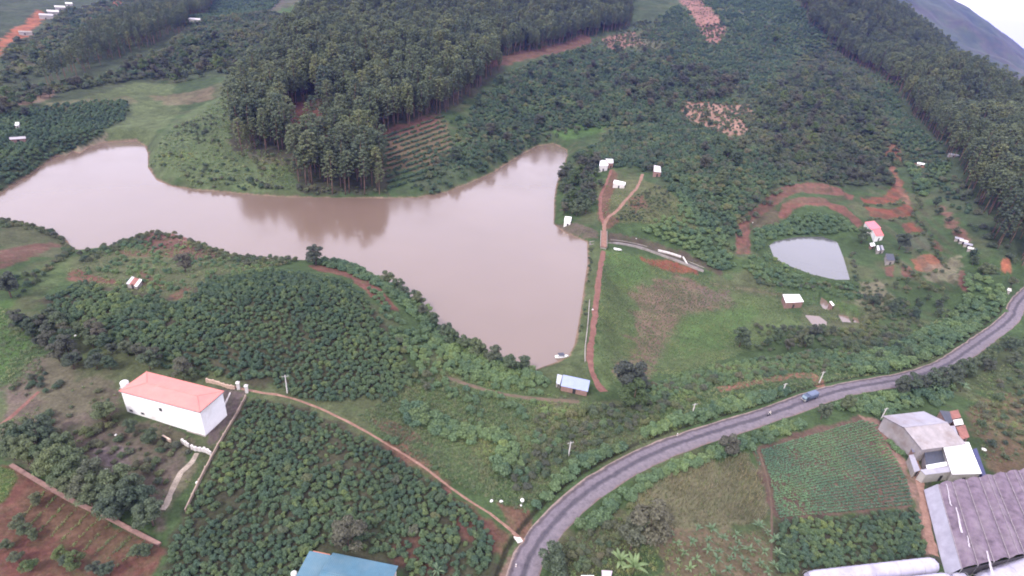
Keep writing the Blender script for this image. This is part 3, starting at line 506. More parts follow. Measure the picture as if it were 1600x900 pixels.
# ------------------------------------------------------------------ plants: meshes
def leaves(C, N, size, aspect=1.5, seed=0, droop=.0):
    """leaf quads at centres C facing roughly N"""
    g = np.random.default_rng(seed); n_ = len(C); N = N + g.normal(0, .45, N.shape); N /= np.linalg.norm(N, axis=1)[:, None] + 1e-9
    T = np.cross(N, g.normal(0, 1, N.shape)); T /= np.linalg.norm(T, axis=1)[:, None] + 1e-9; B = np.cross(N, T)
    s = size * g.uniform(.65, 1.35, n_)[:, None]; a = T * s * aspect * .5; b = B * s * .5; bend = -N * s * .18 - np.array([0, 0, droop]) * s
    V = np.stack([C - a + bend, C - b * 1.0, C + a + bend, C + b * 1.0], 1).reshape(-1, 3); Q = np.arange(n_ * 4).reshape(-1, 4)
    return V, Q
def lump_leaves(lumps, n_, size, seed, inner=.72, aspect=1.5, up=.25):
    g = np.random.default_rng(seed); L = np.array(lumps, float); w = (L[:, 3] * L[:, 4]) ** 1.0; w /= w.sum(); k = g.choice(len(L), n_, p=w)
    D = g.normal(0, 1, (n_, 3)); D /= np.linalg.norm(D, axis=1)[:, None]; D[:, 2] = np.where(D[:, 2] < -.35, -D[:, 2], D[:, 2])
    R = np.stack([L[k, 3], L[k, 3], L[k, 4]], 1); C = L[k, :3] + D * R * g.uniform(inner, 1.05, n_)[:, None]
    N = D / R; N /= np.linalg.norm(N, axis=1)[:, None]; N[:, 2] += up
    return leaves(C, N, size, aspect, seed + 1)
def bush_mesh(name, seed, mat, lumps_n, rad, height, nleaf, size, spread=.55):
    g = np.random.default_rng(seed); lumps = [(0, 0, height * .5, rad * .62, height * .48)]
    for i in range(lumps_n):
        a = g.uniform(0, 2 * PI); r = rad * spread * g.uniform(.5, 1.1); rr = rad * g.uniform(.3, .55)
        lumps.append((r * math.cos(a), r * math.sin(a), height * g.uniform(.25, .72), rr, rr * g.uniform(.7, 1.0) * height / (rad * 1.5)))
    V, Q = lump_leaves(lumps, nleaf, size, seed); return fast_mesh(name, V, Q, mat)
def trunk_mesh(name, seed, mat, H, r0, limbs, crown_h, crown_r, k=6):
    g = np.random.default_rng(seed); m = MB(); top = H
    pts = [(g.normal(0, .02) * H * t, g.normal(0, .02) * H * t, H * t) for t in (0, .25, .5, .75, 1)]; pts[0] = (0, 0, -.4)
    m.tube(pts, [r0 * 1.25, r0, r0 * .85, r0 * .6, r0 * .3], k)
    for i in range(limbs):
        a = 2 * PI * i / limbs + g.uniform(-.4, .4); z0 = crown_h * g.uniform(.75, 1.25); L = crown_r * g.uniform(.55, .85)
        m.tube([(0, 0, z0), (L * .5 * math.cos(a), L * .5 * math.sin(a), z0 + L * .35), (L * math.cos(a), L * math.sin(a), z0 + L * .6)], [r0 * .5, r0 * .33, r0 * .12], 5)
    return mesh(name, m.v, m.f, mat, True)
def crown_mesh(name, seed, mat, H, z0, R, nl, nleaf, size, inner=.7):
    g = np.random.default_rng(seed); lumps = []
    for i in range(nl):
        a = g.uniform(0, 2 * PI); t = (i + .5) / nl; z = z0 + (H - z0) * (t * .85); r = R * (.75 - .45 * abs(t - .35)) * g.uniform(.3, 1.05)
        rr = R * g.uniform(.3, .48) * (1.1 - .4 * t); lumps.append((r * math.cos(a), r * math.sin(a), z + rr * .3, rr, rr * g.uniform(.6, .85)))
    V, Q = lump_leaves(lumps, nleaf, size, seed, inner); return fast_mesh(name, V, Q, mat)
def pine_round(name, seed, mat, H, z0, R):
    """rounded long-needled pine crown: many needle clumps on upswept boughs, ragged outline"""
    g = np.random.default_rng(seed); C = []; N = []
    for i in range(46):
        t = (i + g.uniform(0, 1)) / 46; z = z0 + (H - z0) * t; env = R * (math.sin(PI * min(1, .22 + .70 * t)) ** .75); a = 2.4 * i + g.uniform(-.5, .5); r = env * (g.uniform(.25, 1.0) ** .6); rr = R * g.uniform(.20, .33)
        k = int(28 + rr * 20); D = g.normal(0, 1, (k, 3)); D /= np.linalg.norm(D, axis=1)[:, None]; D[:, 2] = np.abs(D[:, 2]) * .9 - .12
        c = np.array([r * math.cos(a), r * math.sin(a), z + r * .12]); C.append(c + D * rr * np.array([1, 1, .75]) * g.uniform(.55, 1.1, (k, 1))); nn_ = D.copy(); nn_[:, 2] += .35; N.append(nn_)
    C = np.vstack(C); N = np.vstack(N); V, Q = leaves(C, N, .46, 1.7, seed, .05); return fast_mesh(name, V, Q, mat)
def blade_mesh(name, seed, mat, n_, hgt, wid, spread, lean, seg=2):
    g = np.random.default_rng(seed); V = []; Fc = []
    for i in range(n_):
        a = g.uniform(0, 2 * PI); b = g.uniform(0, spread); x, y = b * math.cos(a * 1.7), b * math.sin(a * 1.7); L = hgt * g.uniform(.55, 1.15); w = wid * g.uniform(.7, 1.3); l = lean * g.uniform(.4, 1.3)
        dx, dy = math.cos(a), math.sin(a); n0 = len(V)
        for s in range(seg + 1):
            t = s / seg; ww = w * (1 - t * .85) * (.5 if s == 0 else 1); px, py, pzz = x + dx * l * L * t ** 1.6, y + dy * l * L * t ** 1.6, L * (t - .35 * l * t * t)
            V += [(px - dy * ww / 2, py + dx * ww / 2, pzz), (px + dy * ww / 2, py - dx * ww / 2, pzz)]
        Fc += [(n0 + 2 * s, n0 + 2 * s + 1, n0 + 2 * s + 3, n0 + 2 * s + 2) for s in range(seg)]
    return mesh(name, V, Fc, mat)
def frond_mesh(name, mat, L, wid, arch, fold=.25, seg=7):
    """one arching banana leaf with a folded midrib, along +x from the origin"""
    V = []; Fc = []
    for s in range(seg + 1):
        t = s / seg; w = wid * (math.sin(PI * min(1, .10 + t * .92)) ** .7) if t > .08 else wid * .08
        x = L * (t - .12 * arch * t ** 3); z = L * (arch * .95 * t - arch * 1.25 * t * t); V += [(x, -w / 2, z - w * fold), (x, 0, z), (x, w / 2, z - w * fold)]
    for s in range(seg): a = 3 * s; Fc += [(a, a + 3, a + 4, a + 1), (a + 1, a + 4, a + 5, a + 2)]
    return mesh(name, V, Fc, mat, True)
M_COFFEE = leafmat('coffee_leaf', [(.040, .066, .040), (.050, .078, .044), (.044, .072, .05), (.060, .088, .044), (.040, .062, .042), (.078, .105, .046), (.046, .070, .048)])
M_COFFEE2 = leafmat('far_coffee_leaf', [(.046, .074, .046), (.055, .085, .05), (.042, .068, .045), (.066, .092, .05)])
M_PINE = leafmat('pine_needle', [(.052, .068, .043), (.066, .080, .046), (.056, .072, .042), (.080, .090, .048), (.052, .070, .048)], .35)
M_SCRUB = leafmat('scrub_leaf', [(.055, .075, .04), (.075, .085, .046), (.060, .066, .05), (.05, .078, .046), (.085, .082, .055)])
M_LEAFY = leafmat('light_leaf', [(.066, .104, .058), (.078, .114, .056), (.058, .096, .060), (.088, .12, .054)])
M_TREE = leafmat('tree_leaf', [(.042, .062, .04), (.05, .066, .044), (.06, .078, .046), (.05, .056, .046)])
M_TREEG = leafmat('grey_tree_leaf', [(.062, .062, .048), (.055, .060, .044), (.070, .066, .052)])
M_TREEL = leafmat('bright_tree_leaf', [(.056, .082, .036), (.066, .086, .036)])
M_WEED = leafmat('weed_leaf', [(.07, .105, .046), (.085, .115, .05), (.06, .088, .046), (.11, .12, .06), (.075, .095, .055)])
M_CORN = leafmat('dry_corn_leaf', [(.10, .092, .056), (.09, .092, .05), (.115, .098, .068), (.072, .088, .042)])
M_VEG = leafmat('vegetable_leaf', [(.050, .092, .055), (.058, .10, .06), (.046, .085, .055)])
M_BAN = leafmat('banana_leaf', [(.062, .092, .048), (.055, .085, .045), (.072, .10, .055)], .3, .4, .2)
M_BARK = solid('bark', (.11, .075, .06), .95, .35, 2.0); M_PBARK = solid('pine_bark', (.16, .10, .078), .95, .35, 1.5)
COFFEE = [bush_mesh('coffee_bush', 100 + i, M_COFFEE, 6, 1.15, 1.75, 560, .20) for i in range(6)]
COFFEE_FAR = [bush_mesh('coffee_bush', 140 + i, M_COFFEE2, 5, 1.3, 1.7, 300, .32) for i in range(4)]
SCRUBM = [bush_mesh('shrub', 200 + i, M_SCRUB, 8, 1.6, 1.9 + .3 * i, 800, .23, .7) for i in range(5)]
LEAFY = [bush_mesh('shrub', 230 + i, M_LEAFY, 8, 1.6, 1.9 + .25 * i, 800, .26, .75) for i in range(4)]
TREES = [(trunk_mesh('trunk', 300 + i, M_BARK, 4.6 + .5 * i, .17, 5, 2.3, 2.6), crown_mesh('crown', 310 + i, [M_TREE, M_TREE, M_TREEG, M_TREEL][i], 6.6 + .6 * i, 2.0, 3.1 + .15 * i, 17, 3200, .28)) for i in range(4)]
PINES = [(trunk_mesh('trunk', 400 + i, M_PBARK, 21 + i, .24, 5, 13, 1.9), pine_round('crown', 410 + i, M_PINE, 23 + i, 9.5 + .9 * (i % 3), 3.7 + .35 * (i % 3))) for i in range(5)]
WEEDS = [blade_mesh('weed_tuft', 500 + i, M_WEED, 22, .75, .13, .55, .8) for i in range(3)]
CORN = [blade_mesh('corn_stalk', 520 + i, M_CORN, 9, 1.5, .13, .25, .55, 3) for i in range(3)]
VEGM = [blade_mesh('vegetable', 540 + i, M_VEG, 13, .42, .22, .12, 1.1) for i in range(2)]

# ------------------------------------------------------------------ plants: where they stand
EXCL = []                                        # building footprints, filled by px outline
def inside(P, x, y): return poly_sd(x, y, P) > 0
PLACE = {}                                        # kind -> list of arrays (x, y, scale, variant, zone)
ZLAB = {}
def scatter(kind, px, spacing, sc, zone, nvar, jit=.42, keep=1.0, rows=None, var=None, edge=0.0, ext=True):
    P = hit(px)[:, :2] if ext else np.asarray(px); g = np.random.default_rng(len(PLACE) * 977 + len(ZLAB) * 31 + int(spacing * 100))
    lo = P.min(0) - 1; hi = P.max(0) + 1; a = math.radians(rows if rows is not None else 17 * (len(ZLAB) % 5)); c, s = math.cos(a), math.sin(a)
    R = np.linalg.norm(hi - lo) / 2 + spacing; n_ = int(R / spacing); i, j = np.meshgrid(np.arange(-n_, n_ + 1), np.arange(-n_, n_ + 1))
    gx_ = i * spacing + (j % 2) * spacing * .5 * (rows is None); gy_ = j * spacing; gx_ = gx_ + g.uniform(-jit, jit, gx_.shape) * spacing; gy_ = gy_ + g.uniform(-jit, jit, gy_.shape) * spacing * (1 if rows is None else .3)
    cx_, cy_ = (lo + hi) / 2; x = (cx_ + gx_ * c - gy_ * s).ravel(); y = (cy_ + gx_ * s + gy_ * c).ravel()
    m = (x > lo[0]) & (x < hi[0]) & (y > lo[1]) & (y < hi[1]); x, y = x[m], y[m]
    m = poly_sd(x, y, P) + (fbm(x, y, 9, 61) - .5) * edge * 2 > 0; x, y = x[m], y[m]
    if keep < 1: m = fbm(x, y, 14, 71 + len(ZLAB)) * .7 + g.random(len(x)) * .3 < keep * .72; x, y = x[m], y[m]
    if len(x) == 0: return
    add(kind, x, y, g.uniform(sc[0], sc[1], len(x)) * (.85 + .3 * vnoise(x, y, 12, 77)), g.integers(0, nvar, len(x)) if var is None else np.full(len(x), var), zone)
def add(kind, x, y, s, v, zone):
    m = -poly_sd(x, y, LAKE) > .8
    for P, zp, wd in PONDS: m &= poly_sd(x, y, P) < -.6
    for P in EXCL: m &= poly_sd(x, y, P) < .25 * 0 - .4
    dd, _ = line_d(x, y, ROAD); m &= dd > 3.9 + (.6 if kind in ('weed',) else 1.3)
    for L, w in PATHS:
        d2, _ = line_d(x, y, L); m &= d2 > w + (.1 if kind == 'weed' else .8 if w > .6 else .45)
    if m.any(): PLACE.setdefault(kind, []).append((x[m], y[m], s[m], v[m], np.full(m.sum(), zone)))
def zone(i, label, cat, group): ZLAB[i] = (label, cat, group); return i
def spots(kind, px, sc, zone_id, var, g=np.random.default_rng(5)):
    P = hit(px); add(kind, P[:, 0], P[:, 1], np.array(sc, float) if np.ndim(sc) else np.full(len(P), sc) * g.uniform(.85, 1.15, len(P)), np.array(var) if np.ndim(var) else np.full(len(P), var), zone_id)

# ------------------------------------------------------------------ buildings and other things
W_WALL = solid('white_plaster', (.80, .79, .78), .7, .05, .6, dirt=(.62, .58, .55)); PINKROOF = solid('salmon_tiles', (.56, .19, .165), .75, .08, .5, dirt=(.47, .165, .15))
BLUEROOF = solid('blue_metal', (.065, .145, .20), .4, .12, .4, dirt=(.10, .17, .21)); BLUEPALE = solid('pale_blue_metal', (.25, .29, .45), .5, .08, .5)
GREYMETAL = solid('grey_metal', (.27, .26, .30), .42, .15, .35, dirt=(.20, .165, .17)); DIRTYMETAL = solid('dirty_metal', (.27, .245, .25), .6, .2, .5, dirt=(.18, .14, .125))
WHITEROOF = solid('white_sheet', (.80, .80, .80), .5, .05, .5); RUST = solid('rusty_metal', (.24, .105, .085), .7, .3, .8, dirt=(.14, .07, .06)); DARKROOF = solid('dark_sheet', (.05, .055, .075), .5, .2, .6, dirt=(.075, .07, .08))
PINKMETAL = solid('pink_metal', (.52, .16, .19), .5, .15, .8); BEIGE = solid('beige_metal', (.33, .31, .29), .6, .15, .6, dirt=(.24, .21, .19)); BRICK = solid('old_brick', (.22, .135, .115), .9, .25, 2.0)
CONC = solid('concrete', (.27, .245, .225), .9, .2, .8, dirt=(.16, .14, .12)); CONCW = solid('pale_concrete', (.55, .52, .50), .85, .15, .9, dirt=(.36, .32, .29)); TANWALL = solid('tan_wall', (.30, .23, .185), .9, .25, .8, dirt=(.20, .15, .125))
DARK_IN = solid('dark_opening', (.025, .024, .024), .9, .1); GLASS = solid('window_glass', (.06, .065, .07), .15, .1, spec=.5); WOOD = solid('grey_wood', (.14, .115, .10), .9, .3, 3.0); PVC = solid('white_plastic', (.62, .62, .60), .45, .05, 2.0)
NET = solid('shade_net', (.13, .098, .128), .8, .38, .55, dirt=(.19, .155, .18)); FILM = solid('greenhouse_film', (.34, .33, .39), .4, .14, .5, dirt=(.26, .25, .30)); RIB = solid('pale_rib', (.22, .19, .205), .7, .3, 1.2); BLUETARP = solid('blue_tarp', (.05, .055, .14), .5, .2, .8)
BLACK = solid('black_rubber', (.02, .02, .022), .8, .1); STEEL = solid('painted_steel', (.32, .31, .30), .5, .15, 3)

def ground_of(P): return float(np.min(h(np.array([p[0] for p in P]), np.array([p[1] for p in P]))))
def excl(P, g=.6):
    P = np.array([p[:2] for p in P]); c = P.mean(0); EXCL.append(c + (P - c) * (1 + g / (np.linalg.norm(P - c, axis=1)[:, None] + 1e-6)))
def slab(name, label, cat, px, zf, zb, roof, wall, rib=.3, inset=.25, door=None, group=None, gz=None, trim=None, nroof=None):
    """shed with one sloping ribbed roof. px = roof corners front-left, front-right, back-right, back-left; zf, zb = heights over the ground"""
    c = hit([(sum(p[0] for p in px) / 4, sum(p[1] for p in px) / 4 + 2)])[0]; g0 = c[2] if gz is None else gz
    W = [pz(np.array(float(p[0])), np.array(float(p[1])), g0 + z) for p, z in zip(px, (zf, zf, zb, zb))]
    o = sum(W) / 4; ez = ground_of(W); root = empty(name, (o[0], o[1], ez)); off = np.array([o[0], o[1], ez]); L = [w - off for w in W]; tag(root, label, cat, group); excl(W)
    wid = np.linalg.norm(L[1] - L[0])
    if nroof:                                    # several roof sheets side by side, each its own piece
        k = len(nroof)
        for i, mt in enumerate(nroof):
            t0, t1 = i / k, (i + 1) / k - .004; MB().sheet(L[0] + (L[1] - L[0]) * t0, L[0] + (L[1] - L[0]) * t1, L[3] + (L[2] - L[3]) * t1, L[3] + (L[2] - L[3]) * t0, max(2, int(wid / k / rib)), .05).build('roof_sheet', mt, root)
    else: MB().sheet(L[0], L[1], L[2], L[3], max(2, int(wid / rib)), .05).build('roof', roof, root)
    cc = sum(L) / 4; I = [cc + (p - cc) * (1 - inset / max(.5, np.linalg.norm((p - cc)[:2]))) for p in L]; m = MB()
    for i in range(4):
        a, b = I[i], I[(i + 1) % 4]; q = cc * .05; t = .12
        n_ = np.array([b[1] - a[1], a[0] - b[0], 0]); n_ = n_ / (np.linalg.norm(n_) + 1e-9) * t
        m.add([(a[0], a[1], -.8), (b[0], b[1], -.8), (b[0], b[1], b[2] - .08), (a[0], a[1], a[2] - .08), (a[0] - n_[0], a[1] - n_[1], -.8), (b[0] - n_[0], b[1] - n_[1], -.8), (b[0] - n_[0], b[1] - n_[1], b[2] - .08), (a[0] - n_[0], a[1] - n_[1], a[2] - .08)],
              [(0, 1, 2, 3), (5, 4, 7, 6), (3, 2, 6, 7), (1, 5, 6, 2), (4, 0, 3, 7)])
    m.build('wall', wall, root)
    a, b = I[0], I[1]; d = (b - a) / np.linalg.norm((b - a)[:2]); n_ = np.array([d[1], -d[0], 0]); gl = float(h(np.array(off[0] + (a[0] + b[0]) / 2), np.array(off[1] + (a[1] + b[1]) / 2))) - ez
    ln = np.linalg.norm((b - a)[:2]); dw = min(.95, ln * .3); dh = min(2.0, zf * .8)
    for fx in (door or (.45,)):
        p = a + d * ln * fx; p = p + n_ * .03; s = [(p[0], p[1], gl - .1), (p[0] + d[0] * dw, p[1] + d[1] * dw, gl - .1), (p[0] + d[0] * dw, p[1] + d[1] * dw, gl + dh), (p[0], p[1], gl + dh)]
        MB().prism(s, tuple(n_ * .05)).build('door', DARK_IN, root)
    return root, off, L
def frame(A, B, name):
    rz = math.atan2(B[1] - A[1], B[0] - A[0]); return rz, float(np.hypot(B[0] - A[0], B[1] - A[1]))
def window(root, x, z, w, hh, y=0.0, face='f', L=0, pane=GLASS, fr=CONCW):
    """framed window on the front (y = 0) or right end (x = L) wall"""
    f = MB(); g = MB(); e = .09
    for (a0, a1, b0, b1) in ((-e, w + e, -e, 0), (-e, w + e, hh, hh + e), (-e, 0, 0, hh), (w, w + e, 0, hh)):
        f.box(x + a0, x + a1, y - .07, y + .02, z + b0, z + b1) if face == 'f' else f.box(L - .02, L + .07, x + a0, x + a1, z + b0, z + b1)
    g.box(x, x + w, y - .03, y + .01, z, z + hh) if face == 'f' else g.box(L - .01, L + .03, x, x + w, z, z + hh)
    wn = f.build('window', fr, root); g.build('pane', pane, wn); return wn
def gable(name, label, cat, A, B, W, H, rise, roof, wall, over=.35, rib=.3, front_roof=None, door=(), wins=(), base=1.2, side=1):
    """A, B world corners of the front wall; depth W away from the viewer"""
    rz, L = frame(A, B, name); n_ = np.array([-math.sin(rz), math.cos(rz)]); P = [A[:2], B[:2], B[:2] + n_ * W, A[:2] + n_ * W]; ez = ground_of(P); excl(P)
    root = empty(name, (A[0], A[1], ez), rz); tag(root, label, cat); m = MB()
    m.prism([(0, 0, -base), (0, W, -base), (0, W, H), (0, W / 2, H + rise - .06), (0, 0, H)][::-1], (L, 0, 0)); m.build('wall', wall, root)
    s = rise / (W / 2); nr = max(3, int(L / rib)); e = over
    MB().sheet((-e, -e, H - s * e + .03), (L + e, -e, H - s * e + .03), (L + e, W / 2, H + rise + .03), (-e, W / 2, H + rise + .03), nr, .05).build('roof', front_roof or roof, root)
    MB().sheet((L + e, W + e, H - s * e + .03), (-e, W + e, H - s * e + .03), (-e, W / 2, H + rise + .03), (L + e, W / 2, H + rise + .03), nr, .05).build('roof', roof, root)
    MB().tube([(-e, W / 2, H + rise + .08), (L + e, W / 2, H + rise + .08)], .13, 8).build('ridge_cap', roof, root)
    for x, w, hh in door: MB().box(x, x + w, -.06, .02, -.05, hh).build('door', DARK_IN, root)
    for x, z, w, hh in wins: window(root, x, z, w, hh)
    return root, rz, L

# the white house with the salmon hip roof
def white_house():
    A, B, Cc = hit([(199, 643), (321, 681), (338.6, 647)]); rz, L = frame(A, B, ''); W = 7.7; n_ = np.array([-math.sin(rz), math.cos(rz)])
    P = [A[:2], B[:2], B[:2] + n_ * W, A[:2] + n_ * W]; excl(P, 1.2); z0 = 9.4; root = empty('white_house', (A[0], A[1], z0), rz); H = 7.6
    tag(root, 'long white two-storey house with salmon-red hip roof', 'house')
    MB().box(0, L, 0, W, -1.6, H).build('wall', W_WALL, root); e = .28; rr = .5; hz = H + .04
    a, b, c, d = (-e, -e, hz), (L + e, -e, hz), (L + e, W + e, hz), (-e, W + e, hz); r1, r2 = (W / 2, W / 2, hz + rr), (L - W / 2, W / 2, hz + rr)
    for pts in ((a, b, r2, r1), (b, c, r2), (c, d, r1, r2), (d, a, r1)): MB().prism([(p[0], p[1], p[2]) for p in pts], (0, 0, .09)).build('roof_slope', PINKROOF, root)
    for p, q in ((r1, r2), (a, r1), (d, r1), (b, r2), (c, r2)): MB().tube([(p[0], p[1], p[2] + .1), (q[0], q[1], q[2] + .1)], .11, 6).build('ridge_tile', PINKROOF, root)
    g = MB(); g.box(-e - .12, L + e + .12, -e - .12, -e - .002, hz - .12, hz + .03); g.box(L + e + .002, L + e + .12, -e, W + e, hz - .12, hz + .03); g.build('gutter', solid('dull_gutter', (.20, .15, .15), .6), root)
    for x, z, w, hh in ((.9, 1.4, .9, .7), (4.3, 1.5, .9, .7), (10.3, 4.3, .8, 1.0)): window(root, x, z, w, hh)
    for x in (5.6, 14.4): MB().tube([(x, -.07, -.4), (x, -.07, .55)], .07, 6).build('drain_pipe', PVC, root)
    MB().box(-.25, L + .25, -.35, -.003, -1.6, .12).build('plinth', CONC, root)
    # tank on its steel stand at the left end
    t = empty('water_tank', tuple(np.array([A[0], A[1], z0]) + np.array([*(np.array([math.cos(rz), math.sin(rz)]) * -1.6 + n_ * 2.6), 0])), rz); tag(t, 'white water tank on a steel stand at the left end of the white house', 'tank'); T0 = 6.4
    for x in (-.7, .7):
        for y in (-.7, .7): MB().tube([(x * 1.1, y * 1.1, -1), (x, y, T0)], .06, 6).build('leg', STEEL, t)
    MB().box(-.9, .9, -.9, .9, T0, T0 + .1).build('platform', STEEL, t)
    tk = MB().lathe([(.2, T0 + .12), (.9, T0 + .14), (.95, T0 + .3), (.95, T0 + 1.5), (.7, T0 + 1.75), (.25, T0 + 1.8)], k=18).build('barrel', PVC, t, True); MB().lathe([(.25, T0 + 1.81), (.25, T0 + 1.9), (.05, T0 + 1.93)], k=12).build('lid', PVC, tk)
white_house()
def wall_run(name, label, px, hgt, th, mat, post=3.0, cap=True, gaps=()):
    L = hit(px); root = empty(name, L[0]); tag(root, label, 'wall'); o = L[0]
    S = spline(L, post) if len(L) > 2 else np.array([L[0] + (L[1] - L[0]) * t for t in np.linspace(0, 1, max(2, int(np.linalg.norm(L[1] - L[0]) / post) + 1))])
    S[:, 2] = h(S[:, 0], S[:, 1]); g = np.random.default_rng(len(px) + int(hgt * 100))
    for i, (a, b) in enumerate(zip(S[:-1], S[1:])):
        if i in gaps: continue
        d = (b - a)[:2] / np.linalg.norm((b - a)[:2]); n_ = np.array([-d[1], d[0]]) * th / 2; hh = hgt * g.uniform(.82, 1.1); P = []
        for p, z in ((a, 0), (b, 0)):
            for s in (-1, 1): P.append((p[0] + n_[0] * s - o[0], p[1] + n_[1] * s - o[1], p[2] - o[2]))
        V = [(x, y, z - .4) for x, y, z in P] + [(x, y, z + hh) for x, y, z in P]
        MB().add(V, [(0, 1, 3, 2), (4, 6, 7, 5), (0, 2, 6, 4), (1, 5, 7, 3), (0, 4, 5, 1), (2, 3, 7, 6)]).build('wall_panel', mat, root)
        if cap: MB().box(-th * .75, th * .75, -th * .75, th * .75, -.4, hh + .15).build('post', mat, root, loc=(a[0] - o[0], a[1] - o[1], a[2] - o[2]), rz=math.atan2(d[1], d[0]))
    return root
wall_run('boundary_wall', 'low pale block wall between house yard and coffee plantation', [(384, 622), (372, 645), (350, 682), (330, 718), (290, 800)], .9, .25, TANWALL)
wall_run('boundary_wall', 'long low reddish wall above the tilled red field', [(18, 728), (60, 753), (110, 782), (160, 805), (205, 829), (250, 852)], .5, .75, solid('reddish_wall', (.22, .135, .115), .9, .25, .9, dirt=(.15, .09, .08)), 4.0, False)
wall_run('boundary_wall', 'broken tan wall behind the right end of the white house', [(324, 597), (342, 601), (356, 606), (367, 608)], 1.0, .3, solid('buff_wall', (.46, .33, .26), .9, .2, 1.0), 2.2, True)
wall_run('boundary_wall', 'broken white wall with a gap in front of the house', [(286, 693), (296, 699), (306, 704), (320, 706), (331, 712)], 1.2, .3, CONCW, 2.3, True, (2,))
wall_run('boundary_wall', 'short buff wall fragment beside the garden trees', [(255, 684), (267, 691)], .9, .35, solid('buff_wall_2', (.50, .38, .30), .9, .2, 1.0), 2.5, False)
wall_run('boundary_wall', 'thin pale strip of wall across the house courtyard', [(360, 615), (352, 632), (345, 645)], .5, .25, CONCW, 2.2, False)
wall_run('dam_wall', 'low dark concrete wall beside the dam track', [(921, 470), (918, 510), (914, 545), (914, 566)], .6, .3, CONC, 4.0, False)
for (u, v), lb in (((373, 608), 'left white gate pillar at the top corner of the house yard'), ((386, 613), 'right white gate pillar at the top corner of the house yard')):
    p = hit([(u, v)])[0]; r_ = empty('gate_pillar', p, .3); tag(r_, lb, 'pillar', 'gate pillars'); MB().box(-.35, .35, -.35, .35, -.5, 2.2).build('shaft', CONCW, r_); MB().add([(-.5, -.5, 2.2), (.5, -.5, 2.2), (.5, .5, 2.2), (-.5, .5, 2.2), (0, 0, 2.75)], [(0, 1, 4), (1, 2, 4), (2, 3, 4), (3, 0, 4), (3, 2, 1, 0)]).build('cap', CONCW, r_)

# blue-roofed building at the bottom edge
def blue_building():
    g0 = 7.8; e = 4.2; a, b = pz(np.array(521.), np.array(863.), g0 + e), pz(np.array(619.), np.array(883.), g0 + e); rzv = (b - a)[:2] / np.linalg.norm((b - a)[:2]); n_ = np.array([-rzv[1], rzv[0]]); W = 9.0
    A = np.array([*(a[:2] - n_ * W), g0]); B = np.array([*(b[:2] - n_ * W), g0])
    root, rz, L = gable('blue_roofed_house', 'large blue metal roof at the bottom edge in front of the plantation', 'house', A, B, W, e, 1.1, BLUEROOF, CONCW, .3, .35, door=((4, 1.2, 2.1),), wins=((1.5, 1.0, 1.2, 1.1), (8, 1.0, 1.2, 1.1)))
    a2 = pz(np.array(490.), np.array(862.), g0 + 3.6); A2 = np.array([*(A[:2] - rzv * 4.6), g0]); rt = empty('blue_lean_to', A2, rz); tag(rt, 'lower blue lean-to roof at the left side of the blue house', 'lean-to'); excl([A2, A2 + np.array([*rzv * 4.2, 0]), A2 + np.array([*(rzv * 4.2 + n_ * 9), 0]), A2 + np.array([*(n_ * 9), 0])])
    MB().sheet((-.2, -.5, 3.3), (4.45, -.5, 3.3), (4.45, 8.7, 3.6), (-.2, 8.7, 3.6), 14, .05).build('roof', BLUEROOF, rt); MB().box(.1, 4.1, 0, 8.3, -1, 3.25).build('wall', CONCW, rt); MB().box(.4, 3.9, 8.35, 9.0, 2.9, 3.45).build('parapet', solid('orange_brick', (.42, .17, .11), .8, .2, 2), rt)
blue_building()
for (u, v), lb in (((460, 897), 'left white drum beside the blue-roofed house'), ((470, 900), 'right white drum beside the blue-roofed house')):
    p = hit([(u, v + 4)])[0]; r_ = empty('white_drum', p); tag(r_, lb, 'drum', 'white drums'); MB().lathe([(.55, -.2), (.58, 0), (.58, 1.1), (.4, 1.3), (.12, 1.34)], k=14).build('barrel', PVC, r_, True); MB().lathe([(.13, 1.34), (.13, 1.42), (.03, 1.44)], k=10).build('lid', PVC, r_)

